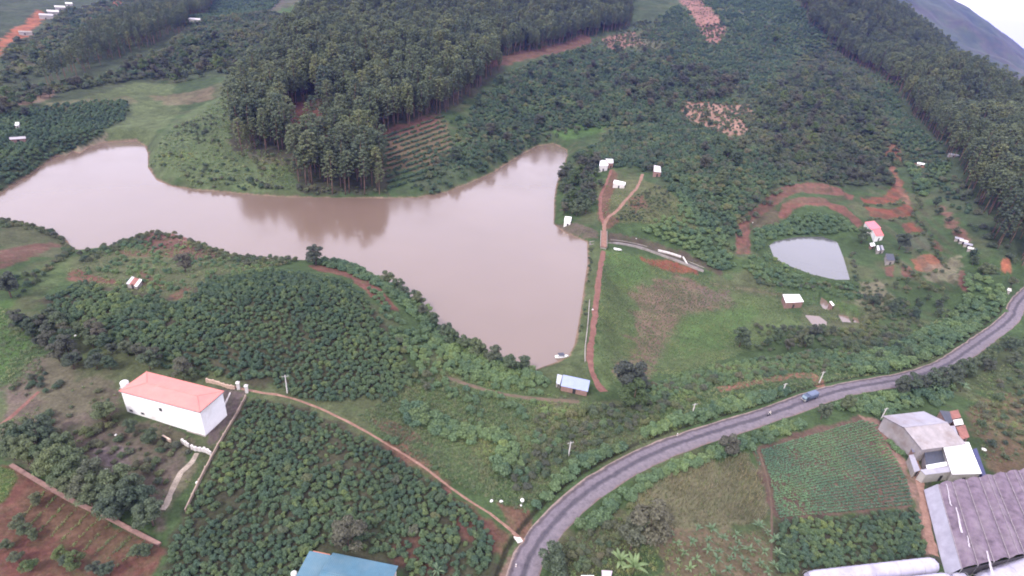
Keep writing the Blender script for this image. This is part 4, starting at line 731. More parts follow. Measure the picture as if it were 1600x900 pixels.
# farm yard on the right
def farm():
    g0 = 4.9; Hh = 4.9; rise = 1.7
    r1, r2 = pz(np.array(1412.5), np.array(668.), g0 + Hh + rise), pz(np.array(1480.), np.array(660.), g0 + Hh + rise); d = (r2 - r1)[:2]; L = np.linalg.norm(d); d /= L; n_ = np.array([-d[1], d[0]]); W = 13.0
    A = np.array([*(r1[:2] - n_ * W / 2 + d * .4), g0]); B = np.array([*(r2[:2] - n_ * W / 2 - d * .4), g0])
    gable('metal_barn', 'big grey metal-roofed barn at the farm yard right of the vegetable field', 'barn', A, B, W, Hh, rise, GREYMETAL, DIRTYMETAL, .4, .35, DIRTYMETAL, ((5, 2.6, 2.8),), ())
    S = lambda lb, px, zf, zb, rf, wl=BEIGE, nm='farm_shed', **k: slab(nm, lb, 'shed', px, zf, zb, rf, wl, **k)
    S('wide flat shed with bright white roof in the farm yard', [(1488, 741), (1534, 740), (1514, 691), (1471, 690)], 3.6, 4.0, WHITEROOF, BEIGE)
    S('low dark-roofed shed left of the white farm roof', [(1447, 726), (1482, 722), (1479, 703), (1444, 703)], 2.6, 3.0, DARKROOF, DIRTYMETAL, rib=.5)
    S('small blue-grey roof at the front corner of the barn', [(1426, 707), (1439, 703), (1433, 690), (1420, 690)], 2.4, 2.7, solid('bluegrey_sheet', (.15, .15, .21), .5, .2, .8), BRICK)
    S('narrow pale lean-to roof along the dirt track', [(1429, 738), (1438, 735), (1428, 710), (1420, 711)], 2.2, 2.4, GREYMETAL, CONC)
    S('thin white roof strip behind the beige ribbed shed', [(1449, 733), (1483, 727), (1481, 721), (1447, 727)], 2.9, 3.0, WHITEROOF, BEIGE)
    S('beige ribbed metal shed touching the greenhouse', [(1446, 742), (1503, 735), (1494, 727), (1438, 734)], 3.2, 3.6, GREYMETAL, BEIGE)
    S('rusty red roof at the back of the farm sheds', [(1488, 655), (1502, 652), (1497, 640), (1483, 643)], 2.6, 2.8, RUST, BRICK)
    S('small pale roof between the two rusty roofs', [(1492, 665), (1506, 663), (1503, 654), (1489, 656)], 2.4, 2.6, CONCW, BRICK)
    S('long rusty red roof right of the barn', [(1502, 687), (1515, 683), (1508, 664), (1494, 667)], 2.4, 2.7, RUST, BRICK)
    S('pale grey roof between barn and rusty roof', [(1487, 689), (1500, 688), (1492, 665), (1480, 666)], 2.8, 3.2, GREYMETAL, BEIGE)
    S('dark slate roof behind the right end of the barn', [(1480, 663), (1489, 659), (1484, 643), (1468, 641)], 3.0, 3.2, DARKROOF, BRICK)
    S('low blue tarpaulin shelter along the right side of the white farm roof', [(1535, 744), (1541, 742), (1526, 700), (1520, 702)], 1.6, 1.8, BLUETARP, BLUETARP, nm='tarpaulin_shelter')
farm()
def greenhouse():
    g0 = 5.5; hz = 3.6; TL = pz(np.array(1466.), np.array(757.), g0 + hz); BL = pz(np.array(1503.), np.array(889.), g0 + hz); TR = pz(np.array(1600.), np.array(734.), g0 + hz)
    y = (TL - BL)[:2]; Ly = np.linalg.norm(y); y /= Ly; x = (TR - TL)[:2]; x -= y * (x @ y); x /= np.linalg.norm(x); sk = (TR - TL)[:2]; nb = 13; bay = 3.55
    rz = math.atan2(x[1], x[0]); o = np.array([BL[0], BL[1], g0]); root = empty('shade_greenhouse', o, rz); tag(root, 'large greenhouse with purple-brown shade-net roof in pale-edged bays', 'greenhouse'); shear = (sk @ y) / (sk @ x)
    excl([o[:2] - x * 3, o[:2] + x * 48 + y * shear * 48, o[:2] + x * 48 + y * (Ly + shear * 48), o[:2] + y * Ly - x * 3], 1)
    g = np.random.default_rng(3)
    for i in range(nb):
        x0, x1 = i * bay + .1, (i + 1) * bay - .1; s0, s1 = x0 * shear, x1 * shear; m = MB(); V = []; ns, na = 24, 7
        for j in range(ns + 1):
            t = j / ns
            for a in range(na):
                q = a / (na - 1); V.append((x0 + (x1 - x0) * q, (s0 + (s1 - s0) * q) + Ly * t + (.0 if 0 < j < ns else g.normal(0, .08)), hz + .75 * math.sin(PI * q) ** .9 + .05 * math.sin(t * 24 * PI) - (.06 if j % 2 else 0) + g.normal(0, .015)))
        m.add(V, [(j * na + a, j * na + a + 1, (j + 1) * na + a + 1, (j + 1) * na + a) for j in range(ns) for a in range(na - 1)]); m.build('roof_panel', NET, root)
        xg = i * bay; MB().box(xg - .09, xg + .09, 0, Ly, -.10, .12).build('gutter', RIB, root, loc=(0, xg * shear, hz))
        for t in (0, .25, .5, .75, 1): MB().tube([(xg, xg * shear + Ly * t, -1), (xg, xg * shear + Ly * t, hz)], .05, 6).build('post', STEEL, root)
        if i in (3, 5, 8, 10): MB().box(xg + bay * .5 - .06, xg + bay * .5 + .06, .2, Ly - .2, .76, .82).build('ridge_strip', RIB, root, loc=(0, (xg + bay * .5) * shear, hz))
    MB().add([(-1.9, -.5, .4), (-.15, 0, hz + .1), (-.15, Ly, hz + .1), (-1.9, Ly + .2, .4), (-1.9, -.5, .3), (-.15, 0, hz), (-.15, Ly, hz), (-1.9, Ly + .2, .3)], [(0, 1, 2, 3), (7, 6, 5, 4), (0, 4, 5, 1), (2, 6, 7, 3), (0, 3, 7, 4)]).build('side_film', FILM, root)
    for (xa, ya, yb, w) in ((1.9, 10.5, 19.0, .32), (1.3, 19, 27, .18), (5.6, .6, 7.6, .35), (2.6, 6.8, 10.6, .2)):
        V = []; n_ = 10
        for j in range(n_ + 1):
            t = j / n_; c = xa + .35 * (t - .5) + g.normal(0, .06); yy = ya + (yb - ya) * t; q = ((c % bay) / bay); zz = hz + .75 * math.sin(PI * q) ** .9 + .14
            V += [(c - w * (.25 + .75 * (1 - t)), yy, zz), (c + w * .5, yy, zz + .03)]
        MB().add(V, [(2 * j, 2 * j + 1, 2 * j + 3, 2 * j + 2) for j in range(n_)]).build('torn_film', solid('torn_film_' + str(int(xa * 10)), (.38, .35, .38), .6, .15, 1.0), root)
    m = MB(); m.add([(0, -.05, -1), (nb * bay, nb * bay * shear - .05, -1), (nb * bay, nb * bay * shear - .05, hz - .15), (0, -.05, hz - .15)], [(0, 1, 2, 3)]); m.build('end_net', solid('dark_net', (.045, .04, .045), .9), root)
greenhouse()
def tunnel(label, pa, pb, wid, hgt, ext=0.0, off=0.0, group=None):
    a, b = hit([pa, pb]); d = (b - a)[:2]; L = np.linalg.norm(d); d /= L; n_ = np.array([-d[1], d[0]]); a = a.copy(); a[:2] += -d * ext + n_ * off; L += ext; rz = math.atan2(d[1], d[0]); root = empty('plastic_tunnel', (a[0], a[1], ground_of([a, b])), rz); tag(root, label, 'greenhouse', group)
    excl([a[:2] - n_ * wid / 2, a[:2] + d * L - n_ * wid / 2, a[:2] + d * L + n_ * wid / 2, a[:2] + n_ * wid / 2], .5); V = []; ns = int(L / 1.0); na = 15
    for j in range(ns + 1):
        for q in range(na):
            t = PI * q / (na - 1); k = 1 - (.03 if j % 2 else 0); e = .55 if j in (0, ns) else (.9 if j in (1, ns - 1) else 1); rid = 1 + (.10 if q in (5, 9) else 0)
            V.append((L * j / ns, -math.cos(t) * wid / 2 * k * (e if e == 1 else .5 + e / 2), hgt * (math.sin(t) ** .75) * k * rid * (e if e == 1 else .6 + .4 * e)))
    m = MB(); m.add(V, [(j * na + q, j * na + q + 1, (j + 1) * na + q + 1, (j + 1) * na + q) for j in range(ns) for q in range(na - 1)]); m.build('cover', FILM2, root, True)
    for x in (0.01, L - .01):
        m = MB(); P = [(x, -math.cos(PI * q / 14) * wid / 2 * .77, hgt * math.sin(PI * q / 14) ** .75 * .8) for q in range(15)]; m.add(P, [tuple(range(15))]); m.build('end_sheet', FILM2, root)
    for j in range(0, ns + 1, 3):
        MB().tube([(L * j / ns, -math.cos(PI * q / 8) * (wid / 2 + .03), (hgt + .04) * math.sin(PI * q / 8) ** .75) for q in range(9)], .035, 5).build('hoop', STEEL, root)
FILM2 = solid('tunnel_film', (.36, .345, .43), .35, .14, .6, dirt=(.25, .235, .31))
tunnel('plastic tunnel at the bottom edge below the dark coffee patch, the one behind', (1300, 903), (1458, 885), 3.4, 2.2, 6, 0, 'plastic tunnels')
tunnel('plastic tunnel at the bottom edge below the dark coffee patch, the one in front', (1300, 903), (1458, 885), 3.4, 2.2, 6, -3.7, 'plastic tunnels')
tunnel('plastic tunnel at the bottom right corner in front of the shade greenhouse', (1520, 907), (1610, 873), 5.0, 2.6, 0, -1.6, 'plastic tunnels')
tunnel('short plastic tunnel end right below the white side of the greenhouse', (1480, 900), (1498, 897), 2.6, 1.7, 0, -1.0, 'plastic tunnels')

# sheds and houses round the lake
slab('pump_house', 'pale blue metal-roofed brick pump house at the foot of the dam track', 'shed', [(876, 603), (918.5, 612), (922, 594.5), (880, 585.5)], 2.4, 2.9, BLUEPALE, BRICK, .5, .2)
slab('pump_annex', 'small pale grey annex at the left end of the pump house', 'shed', [(869, 599), (875, 601), (879, 586.5), (871, 584.5)], 1.8, 2.0, solid('grey_annex', (.36, .38, .42), .6, .2, 1), CONC)
slab('lake_hut', 'small white hut with dark doorway on the bank left of the bridge', 'hut', [(881.5, 345), (892, 346), (893, 339), (883, 338)], 1.5, 1.7, WHITEROOF, W_WALL)
slab('hillside_house', 'bright white-roofed house at the top of the dark red track', 'house', [(936.5, 259), (950, 259), (952, 251), (938, 250)], 2.6, 3.0, WHITEROOF, CONCW)
slab('hillside_house', 'small pale roof joined behind the right of the white-roofed hillside house', 'house', [(951, 255), (958.5, 255), (958, 248.5), (946, 248)], 2.6, 3.0, solid('mottled_white', (.55, .53, .55), .6, .2, 1), BRICK)
slab('long_shed', 'long narrow white roof between the two dirt tracks', 'shed', [(958, 286), (976.5, 289.5), (977.5, 285), (960, 281)], 2.0, 2.3, WHITEROOF, CONCW)
slab('hillside_hut', 'small grey-white roofed hut at the end of the pale track', 'hut', [(1021.5, 268), (1033, 269.5), (1032, 260), (1022, 258)], 2.4, 2.6, solid('pale_mottled', (.50, .46, .48), .6, .25, 1.5), BRICK)
slab('white_roofed_shed', 'bright white-roofed shed by the muddy pools', 'shed', [(1228, 473), (1256, 471.5), (1249, 460), (1223, 460)], 2.6, 3.0, WHITEROOF, BRICK)
slab('white_hut', 'tiny white-roofed hut on the muddy pool bank', 'hut', [(1301, 478), (1304, 476.5), (1299, 470.5), (1296, 471)], 1.8, 2.0, WHITEROOF, BRICK)
slab('pink_roofed_house', 'pink metal-roofed house above the fish pond, upper of two joined roofs', 'house', [(1361, 359), (1377, 356), (1366, 345), (1351, 347)], 2.8, 3.2, PINKMETAL, CONCW)
slab('pink_roofed_house', 'redder pink roof joined below the upper pink-roofed house', 'house', [(1369, 369), (1381.5, 368), (1375, 356), (1363, 358)], 2.6, 2.9, solid('red_pink_metal', (.55, .13, .13), .5, .15, .8), W_WALL)
slab('yard_shed', 'small white-sheeted shed below the pink house', 'shed', [(1361, 385), (1368, 384), (1366, 379), (1359, 380)], 1.8, 2.0, WHITEROOF, BRICK)
slab('yard_shed', 'pale grey sheeted shed right of the small white shed', 'shed', [(1371, 391), (1382, 391), (1379, 383), (1370, 384)], 2.0, 2.2, None, CONC, nroof=[WHITEROOF, DARKROOF, GREYMETAL])
slab('yard_shed', 'dark blue-grey shelter below the pale sheeted shed', 'shed', [(1386, 407), (1399, 407), (1396, 397), (1384, 396)], 2.0, 2.2, DARKROOF, CONC)
slab('field_hut', 'red and white striped roof hut on the left peninsula', 'hut', [(197, 443), (214, 448), (222, 437), (206, 432)], 2.3, 2.7, None, CONC, .3, nroof=[solid('dull_white', (.55, .52, .55), .6, .1), RUST, RUST, WHITEROOF])
slab('far_hut', 'tiny white hut above the thin white roof at the left edge', 'hut', [(23, 196), (29, 195.5), (30, 191), (24, 191)], 2.2, 2.6, WHITEROOF, CONCW)
def far_shed(label, u, v, L, W, H, rz, roof=WHITEROOF, wall=BEIGE, name='far_shed'):
    p = hit([(u, v)])[0]; a = p - np.array([math.cos(rz) * L / 2, math.sin(rz) * L / 2, 0]); b = p + np.array([math.cos(rz) * L / 2, math.sin(rz) * L / 2, 0]); gable(name, label, 'shed', a, b, W, H, W * .12, roof, wall, .3, .8, None, ((L * .4, 1.2, 2.0),), (), 6)
far_shed('lowest of the long pale roofs beside the red cutting at top left', 73, 30, 15, 12, 5, .5, solid('far_roof', (.36, .34, .35), .6, .1)); far_shed('middle long white roof in the row at top left', 84, 22.5, 13, 12, 4, .7, CONCW); far_shed('upper long white roof in the row at top left', 95, 15.5, 12, 12, 4, .7, CONCW); far_shed('small white roof at the upper end of the row at top left', 108, 9.5, 8, 9, 4, .5)
far_shed('lone pale shed on the hillside near the top edge left of the pine wood', 305, 34, 14, 9, 5, .15, solid('far_roof2', (.46, .44, .46), .6, .15)); far_shed('thin white roof in the dark coffee field at the left edge', 30, 223, 7, 5, 2.4, .75, solid('dull_pale', (.30, .28, .30), .6, .2), BRICK)
far_shed('small pale roof below the red cutting at top left', 41, 56, 12, 7, 3, .6, CONC)
far_shed('bright white hut beside the red hairpin track on the right', 1440, 259, 6, 4, 2.4, -.5); far_shed('small grey hut in the dark field below the right pine wood', 1490, 245, 6, 4, 2.4, -.3, solid('far_roof3', (.4, .4, .43), .6, .2))
for i, (u, v, mt, lb) in enumerate([(1497, 377, GREYMETAL, 'grey-roofed cabin under the right pines, uppermost of the group'), (1504, 381, CONCW, 'pale cabin under the right pines, middle of the group'), (1511, 386, GREYMETAL, 'grey cabin under the right pines, lower middle of the group'), (1517, 393, CONCW, 'white-roofed cabin under the right pines, lowest of the group')]): far_shed(lb, u, v, 3.4, 3, 2.1, -.6, mt, CONC, 'cabin')
far_shed('pale roof beside the road bend at the right edge', 1572, 443, 6, 3.5, 2.4, -.5, CONCW, BEIGE)

# spillway, bridge, boat
def spillway():
    L = spline(hit([(921, 381), (942, 376.5), (975, 380), (1005, 387), (1040, 399), (1070, 410), (1100, 422)]), 3.0)
    for _ in range(6): L[1:-1, 2] = (L[:-2, 2] + 2 * L[1:-1, 2] + L[2:, 2]) / 4
    o = L[0].copy(); root = empty('spillway', o); tag(root, 'dark concrete spillway channel leaving the lake under the bridge', 'spillway'); T = np.gradient(L[:, :2], axis=0); T /= np.linalg.norm(T, axis=1)[:, None]; N = np.stack([-T[:, 1], T[:, 0]], 1)
    for nm, a, b, z, mt in (('channel_floor', -1.7, 1.7, .12, solid('wet_concrete', (.10, .085, .085), .4, .25, .6)), ('side_wall', 1.7, 2.05, .55, CONC), ('side_wall', -2.05, -1.7, .55, CONC)):
        V = []; 
        for p, n_ in zip(L - o, N): V += [(p[0] + n_[0] * a, p[1] + n_[1] * a, p[2] + z), (p[0] + n_[0] * b, p[1] + n_[1] * b, p[2] + z), (p[0] + n_[0] * b, p[1] + n_[1] * b, p[2] - .7), (p[0] + n_[0] * a, p[1] + n_[1] * a, p[2] - .7)]
        MB().add(V, [(4 * i + j, 4 * i + (j + 1) % 4, 4 * i + 4 + (j + 1) % 4, 4 * i + 4 + j) for i in range(len(L) - 1) for j in range(4)]).build(nm, mt, root)
    PATHS.append((L, 2.4))
    A, B = hit([(942.5, 389), (943.5, 362)]); rz, ln = frame(A, B, ''); zt = max(A[2], B[2]) + .35; r_ = empty('bridge', (A[0], A[1], zt), rz); tag(r_, 'small pale concrete bridge carrying the track over the spillway', 'bridge')
    MB().box(0, ln, -1.5, 1.5, -.5, 0).build('deck', T_PALE, r_); 
    for s in (-1, 1): MB().box(0, ln, s * 1.62 - .1, s * 1.62 + .1, -.55, .5).build('parapet', CONC, r_)
    for x in (.4, ln - .4): MB().box(x - .3, x + .3, -1.4, 1.4, -4, -.5).build('abutment', CONC, r_)
spillway()
def bar(name, label, cat, px, hgt, wid, mat, part):
    L = hit(px); o = L[0]; r_ = empty(name, o); tag(r_, label, cat)
    for a, b in zip(L[:-1], L[1:]):
        d = (b - a)[:2]; ln = np.linalg.norm(d); MB().add([(0, -wid / 2, -.6), (ln, -wid / 2, b[2] - a[2] - .6), (ln, wid / 2, b[2] - a[2] - .6), (0, wid / 2, -.6), (0, -wid / 2, hgt), (ln, -wid / 2, b[2] - a[2] + hgt), (ln, wid / 2, b[2] - a[2] + hgt), (0, wid / 2, hgt)], [(0, 3, 2, 1), (4, 5, 6, 7), (0, 1, 5, 4), (1, 2, 6, 5), (2, 3, 7, 6), (3, 0, 4, 7)]).build(part, mat, r_, loc=a - o, rz=math.atan2(d[1], d[0]))
bar('channel_wall', 'white concrete channel wall along the lower spillway', 'wall', [(1028, 392), (1040, 394.5), (1052, 398), (1064, 402)], .7, .9, CONCW, 'wall_panel'); bar('drop_chute', 'short white chute angling down from the end of the channel wall', 'chute', [(1067, 402), (1070, 407), (1075, 416)], .5, .6, CONCW, 'chute_panel')
def hull(name, label, cat, u, v, L, W, H, rz, mat, canopy=None, z=None, over=False):
    p = hit([(u, v)])[0]; r_ = empty(name, (p[0], p[1], p[2] if z is None else z), rz); tag(r_, label, cat); V = []; n_ = 11
    for i in range(n_):
        t = i / (n_ - 1); x = -L / 2 + L * t; w = W / 2 * (1 - (2 * abs(t - .42)) ** 2.4 * .85) if t > .42 else W / 2 * (1 - ((.42 - t) / .42) ** 3 * .25); sh = H * (1 + .35 * max(0, t - .5) ** 1.5 * 2)
        V += [(x, -w, sh), (x, -w * .75, H * .25), (x, 0, 0 if t < .85 else H * .3), (x, w * .75, H * .25), (x, w, sh), (x, w * .86, sh * .98), (x, 0, H * .35), (x, -w * .86, sh * .98)]
    if over: V = [(x, y, H * 1.25 - zz) for x, y, zz in V]
    k = 8; MB().add(V, [(i * k + j, i * k + (j + 1) % k, (i + 1) * k + (j + 1) % k, (i + 1) * k + j) for i in range(n_ - 1) for j in range(k)] + [tuple(range(k))[::-1], tuple(range((n_ - 1) * k, n_ * k))]).build('hull', mat, r_, True)
    if not over:
        for x in (-.25, .12): MB().box(L * x - .12, L * x + .12, -W * .42, W * .42, H * .62, H * .7).build('bench', WOOD, r_)
    if canopy:
        MB().box(-L * .3, L * .12, -W * .5, W * .5, 1.45, 1.52).build('canopy', canopy, r_)
        for x in (-L * .29, L * .11):
            for y in (-W * .45, W * .45): MB().tube([(x, y, H * .8), (x, y, 1.45)], .03, 5).build('canopy_post', STEEL, r_)
hull('moored_boat', 'white boat moored at the lake corner above the pump house', 'boat', 878, 559, 5.0, 1.7, .7, .3, PVC, DARKROOF, -.15)
hull('overturned_boat', 'white oblong boat hull lying upside down beside the bridge', 'boat', 965, 391, 4.2, 1.8, .8, -.25, PVC, None, None, True)

# ------------------------------------------------------------------ truck, motorcycle and rider, poles, small things
def on_road(u, v, side):
    p = hit([(u, v)])[0]; i = int(np.argmin(((ROAD[:, :2] - p[:2]) ** 2).sum(1))); t = ROAD[max(i - 1, 0), :2] - ROAD[i + 1, :2]; t /= np.linalg.norm(t); n_ = np.array([-t[1], t[0]])
    return np.array([*(ROAD[i, :2] + n_ * side), ROAD[i, 2] + .01]), math.atan2(t[1], t[0])
def wheel(root, x, y, r, w, rim):
    k = 16; o = MB().lathe([(r * .55, -w / 2), (r * .92, -w / 2), (r, -w * .3), (r, w * .3), (r * .92, w / 2), (r * .55, w / 2)], k=k).build('wheel', BLACK, root, True, loc=(x, y, r)); o.rotation_euler = (PI / 2, 0, 0)
    MB().lathe([(r * .1, -w * .42), (r * .56, -w * .42), (r * .56, w * .42), (r * .1, w * .42)], k=12).build('rim', rim, o)
def truck():
    p, rz = on_road(1265, 624, -.3); r = empty('light_truck', p, rz); tag(r, 'small dark blue truck with grey covered cargo bed on the road', 'truck')
    CAB = solid('truck_blue', (.055, .075, .12), .4, .1, 2); TARP = solid('truck_tarp', (.11, .135, .20), .6, .15, 1.5)
    MB().box(-2.9, 2.7, -.45, .45, .5, .72).build('chassis', BLACK, r)
    c = MB().prism([(1.35, -.92, .6), (2.95, -.92, .6), (3.0, -.92, 1.25), (2.62, -.92, 2.12), (1.35, -.92, 2.15)][::-1], (0, 1.84, 0)).build('cab', CAB, r)
    MB().add([(3.02, -.8, 1.33), (3.02, .8, 1.33), (2.68, .74, 2.06), (2.68, -.74, 2.06)], [(0, 1, 2, 3)]).build('windshield', solid('truck_glass', (.16, .22, .26), .1, .05, spec=.6), c)
    for s in (-1, 1):
        MB().box(1.62, 2.5, s * .925 - .01, s * .925 + .01, 1.35, 1.98).build('side_window', GLASS, c); MB().box(2.97, 3.02, s * .65 - .16, s * .65 + .16, .85, 1.05).build('headlight', CONCW, c); MB().box(2.45, 2.6, s * 1.08 - .1, s * 1.08 + .1, 1.4, 1.75).build('mirror', BLACK, c)
    MB().box(2.95, 3.08, -.9, .9, .48, .72).build('bumper', STEEL, c)
    b = MB().box(-3.0, 1.2, -1.0, 1.0, .75, 1.35).build('cargo_bed', CAB, r)
    MB().prism([(-2.98, -.98, 1.36), (-2.98, .98, 1.36), (-2.98, .98, 2.15), (-2.98, .6, 2.42), (-2.98, -.6, 2.42), (-2.98, -.98, 2.15)], (4.15, 0, 0)).build('cargo_cover', TARP, r)
    for x in (2.1, -1.9):
        for s in (-1, 1): wheel(r, x, s * .82, .42, .26, STEEL)
    EXCL.append(np.array([p[:2] + np.array([math.cos(a), math.sin(a)]) * 4 for a in np.linspace(0, 6, 8)]))
truck()
def motorcycle():
    p, rz = on_road(1197, 649, .4); r = empty('motorcycle', p, rz); tag(r, 'dark motorcycle ridden along the road ahead of the truck', 'motorcycle'); BIKE = solid('bike_dark', (.03, .028, .04), .35, .1)
    for x in (-.62, .64): wheel(r, x, 0, .30, .10, STEEL)
    MB().tube([(.64, 0, .3), (.5, 0, .75), (.42, 0, 1.02)], .035, 6).build('fork', STEEL, r); MB().tube([(.38, -.34, 1.04), (.44, 0, 1.03), (.38, .34, 1.04)], .02, 6).build('handlebar', STEEL, r)
    MB().prism([(-.75, -.1, .72), (.1, -.1, .68), (.1, -.1, .78), (-.75, -.1, .84)], (0, .2, 0)).build('seat', BLACK, r); MB().prism([(-.55, -.09, .38), (.3, -.09, .36), (.48, -.09, .88), (.12, -.09, .66), (-.5, -.09, .70)], (0, .18, 0)).build('body', BIKE, r)
    MB().tube([(-.1, .14, .3), (-.85, .17, .36)], .045, 6).build('exhaust', STEEL, r); MB().lathe([(.02, 0), (.09, .01), (.09, .07), (.03, .12)], k=10).build('headlight', CONCW, r, loc=(.52, 0, .88)).rotation_euler = (0, PI / 2, 0)
    g = empty('person', p, rz); tag(g, 'rider in a pale top and dark trousers sitting on the motorcycle', 'person')
    def skin(name, V, E, R, mat, root_i=0):
        me = bpy.data.meshes.new(name); me.from_pydata(V, E, []); me.materials.append(mat); o = link(name, me, g); sk = o.modifiers.new('skin', 'SKIN')
        for i, rr in enumerate(R): me.skin_vertices[0].data[i].radius = (rr, rr)
        me.skin_vertices[0].data[root_i].use_root = True; ss = o.modifiers.new('sub', 'SUBSURF'); ss.levels = 1; ss.render_levels = 1; me.polygons.foreach_set('use_smooth', []); return o
    SK = solid('skin_tone', (.30, .17, .12), .6, .05); V = [(-.18, 0, .90), (-.10, 0, 1.12), (-.02, 0, 1.36), (.0, 0, 1.48), (.03, 0, 1.60), (.05, 0, 1.70)]; R = [.15, .14, .15, .06, .095, .09]; E = [(0, 1), (1, 2), (2, 3), (3, 4), (4, 5)]
    for s in (-1, 1):
        n0 = len(V); V += [(-.12, s * .10, .86), (.26, s * .17, .80), (.10, s * .19, .42), (.26, s * .19, .36)]; R += [.10, .075, .055, .045]; E += [(0, n0), (n0, n0 + 1), (n0 + 1, n0 + 2), (n0 + 2, n0 + 3)]
        n0 = len(V); V += [(-.01, s * .19, 1.36), (.14, s * .27, 1.16), (.34, s * .31, 1.08), (.42, s * .31, 1.06)]; R += [.06, .05, .038, .035]; E += [(2, n0), (n0, n0 + 1), (n0 + 1, n0 + 2), (n0 + 2, n0 + 3)]
    skin('body', V, E, R, solid('trousers_dark', (.03, .03, .045), .8, .1))
    V = [(-.17, 0, .95), (-.10, 0, 1.14), (-.02, 0, 1.36)]; R = [.175, .17, .175]; E = [(0, 1), (1, 2)]
    for s in (-1, 1): n0 = len(V); V += [(-.01, s * .20, 1.36), (.13, s * .27, 1.18), (.26, s * .30, 1.11)]; R += [.085, .075, .06]; E += [(2, n0), (n0, n0 + 1), (n0 + 1, n0 + 2)]
    skin('shirt', V, E, R, solid('pale_shirt', (.62, .55, .48), .8, .06))
    MB().lathe([(.05, 1.56), (.125, 1.6), (.14, 1.68), (.12, 1.77), (.06, 1.83), (.01, 1.84)], c=(.05, 0, 0), k=14).build('helmet', solid('helmet_pale', (.55, .5, .42), .35, .05), g, True); MB().lathe([(.03, 1.55), (.075, 1.58), (.085, 1.64), (.05, 1.68)], c=(.1, 0, 0), k=10).build('face', SK, g, True)
motorcycle()
def pole(u, v, H, lb, lean=0.0):
    p = hit([(u, v)])[0]; r = empty('utility_pole', p, .4); tag(r, lb, 'pole', 'utility poles along the road'); MB().tube([(0, 0, -.8), (lean * H * .5, 0, H * .5), (lean * H, 0, H)], [.17, .15, .11], 8).build('post', CONCW, r)
    MB().box(lean * H * .93 - .9, lean * H * .93 + .9, -.06, .06, H * .92, H * .92 + .1).build('crossarm', STEEL, r)
    for x in (-.75, 0.0, .75): MB().lathe([(.03, 0), (.06, .05), (.06, .14), (.03, .2)], c=(lean * H * .93 + x, 0, H * .92 + .1), k=8).build('insulator', CONCW, r)
for a in [(1280, 598, 4.6, 'utility pole where the red track meets the road'), (1221, 617, 4.6, 'utility pole in the roadside bushes just left of the truck'), (1376, 656, 4.6, 'utility pole at the upper corner of the farm yard'), (1081, 648, 4.2, 'utility pole beside the round white sign above the road'), (888, 713, 5, 'utility pole on the red patch inside the road bend'), (449, 614, 6, 'utility pole on the footpath above the coffee plantation')]: pole(*a)
def sack(u, v, s, lb, mat=PVC, nm='white_sack'):
    p = hit([(u, v)])[0]; g = np.random.default_rng(int(u * 7 + v)); k = 10; V = []
    for zi, (rr, zz) in enumerate(((.75, -.1), (1.0, .12), (.95, .45), (.6, .72), (.15, .80))):
        for j in range(k): q = rr * s * g.uniform(.86, 1.1); V.append((q * math.cos(2 * PI * j / k) * 1.25, q * math.sin(2 * PI * j / k), zz * s * 1.1))
    o = MB().add(V, [(i * k + j, i * k + (j + 1) % k, (i + 1) * k + (j + 1) % k, (i + 1) * k + j) for i in range(4) for j in range(k)] + [tuple(range(4 * k, 5 * k))]).build(nm, mat, None, True, loc=p, rz=float(g.uniform(0, 3))); tag(o, lb, 'sack', 'white sacks lying about')
for a in [(768, 783, 0.35, 'larger white sack on the rubbish patch at the end of the footpath'), (783, 784, 0.39, 'grey-white sack right of the larger one on the rubbish patch'), (814, 790, 0.24, 'small white sack under the round white sign by the road bend'), (181, 680, 0.28, 'upper of two white sacks in the house yard left of the trees'), (183, 700, 0.32, 'lower of two white sacks in the house yard left of the trees'), (166, 734, 0.32, 'white sack on the grey patch of the house yard'), (308, 754, 0.32, 'white sack beside the broken path in the yard'), (926, 484, 0.35, 'white sack on the left edge of the dam track'), (914, 484, 0.28, 'pale sack on the dam bank next to the lake'), (994, 373, 0.28, 'white sack on the bank above the spillway'), (1176, 348, 0.32, 'white sack on the lower red terrace'), (1537, 703, 0.56, 'big white sack in the red ground right of the farm roofs'), (1369, 645, 0.35, 'pale sack beside the pole above the farm yard'), (118, 525, 0.35, 'yellowish white sack at the edge of the shrubs left of the hill')]: sack(*a)
def disc_sign(u, v, lb, H=1.7, r=.45):
    p = hit([(u, v)])[0]; o = empty('round_sign', p, -.2); tag(o, lb, 'sign', 'round roadside signs'); MB().tube([(0, 0, -.4), (0, 0, H)], .05, 6).build('post', STEEL, o); q = MB().lathe([(r * .97, -.02), (r, 0), (r * .97, .02)], k=20).build('disc', PVC, o, loc=(0, -.08, H)); q.rotation_euler = (PI / 2 - .5, 0, 0)
disc_sign(815, 789, 'round white sign inside the road bend at the bottom'); disc_sign(1096, 647, 'round white sign in the bushes above the road')
def marker(u, v, lb):
    p = hit([(u, v)])[0]; o = empty('road_marker', p); tag(o, lb, 'marker post', 'white road markers'); MB().prism([(-.16, -.1, -.3), (.16, -.1, -.3), (.16, -.1, .8), (0, -.1, .98), (-.16, -.1, .8)][::-1], (0, .2, 0)).build('stone', CONCW, o); MB().box(-.165, .165, -.105, .105, .5, .66).build('band', RUST, o)
marker(806, 886, 'white marker post at the left road edge near the bottom'); marker(1058, 681, 'white marker post at the upper road edge in the bend')
def culvert():
    a, b = hit([(803, 843), (818, 852)]); bar('culvert', 'short pale culvert slab where the footpath meets the road', 'culvert', [(806, 838), (813, 848)], .25, 1.2, CONCW, 'slab')
culvert()
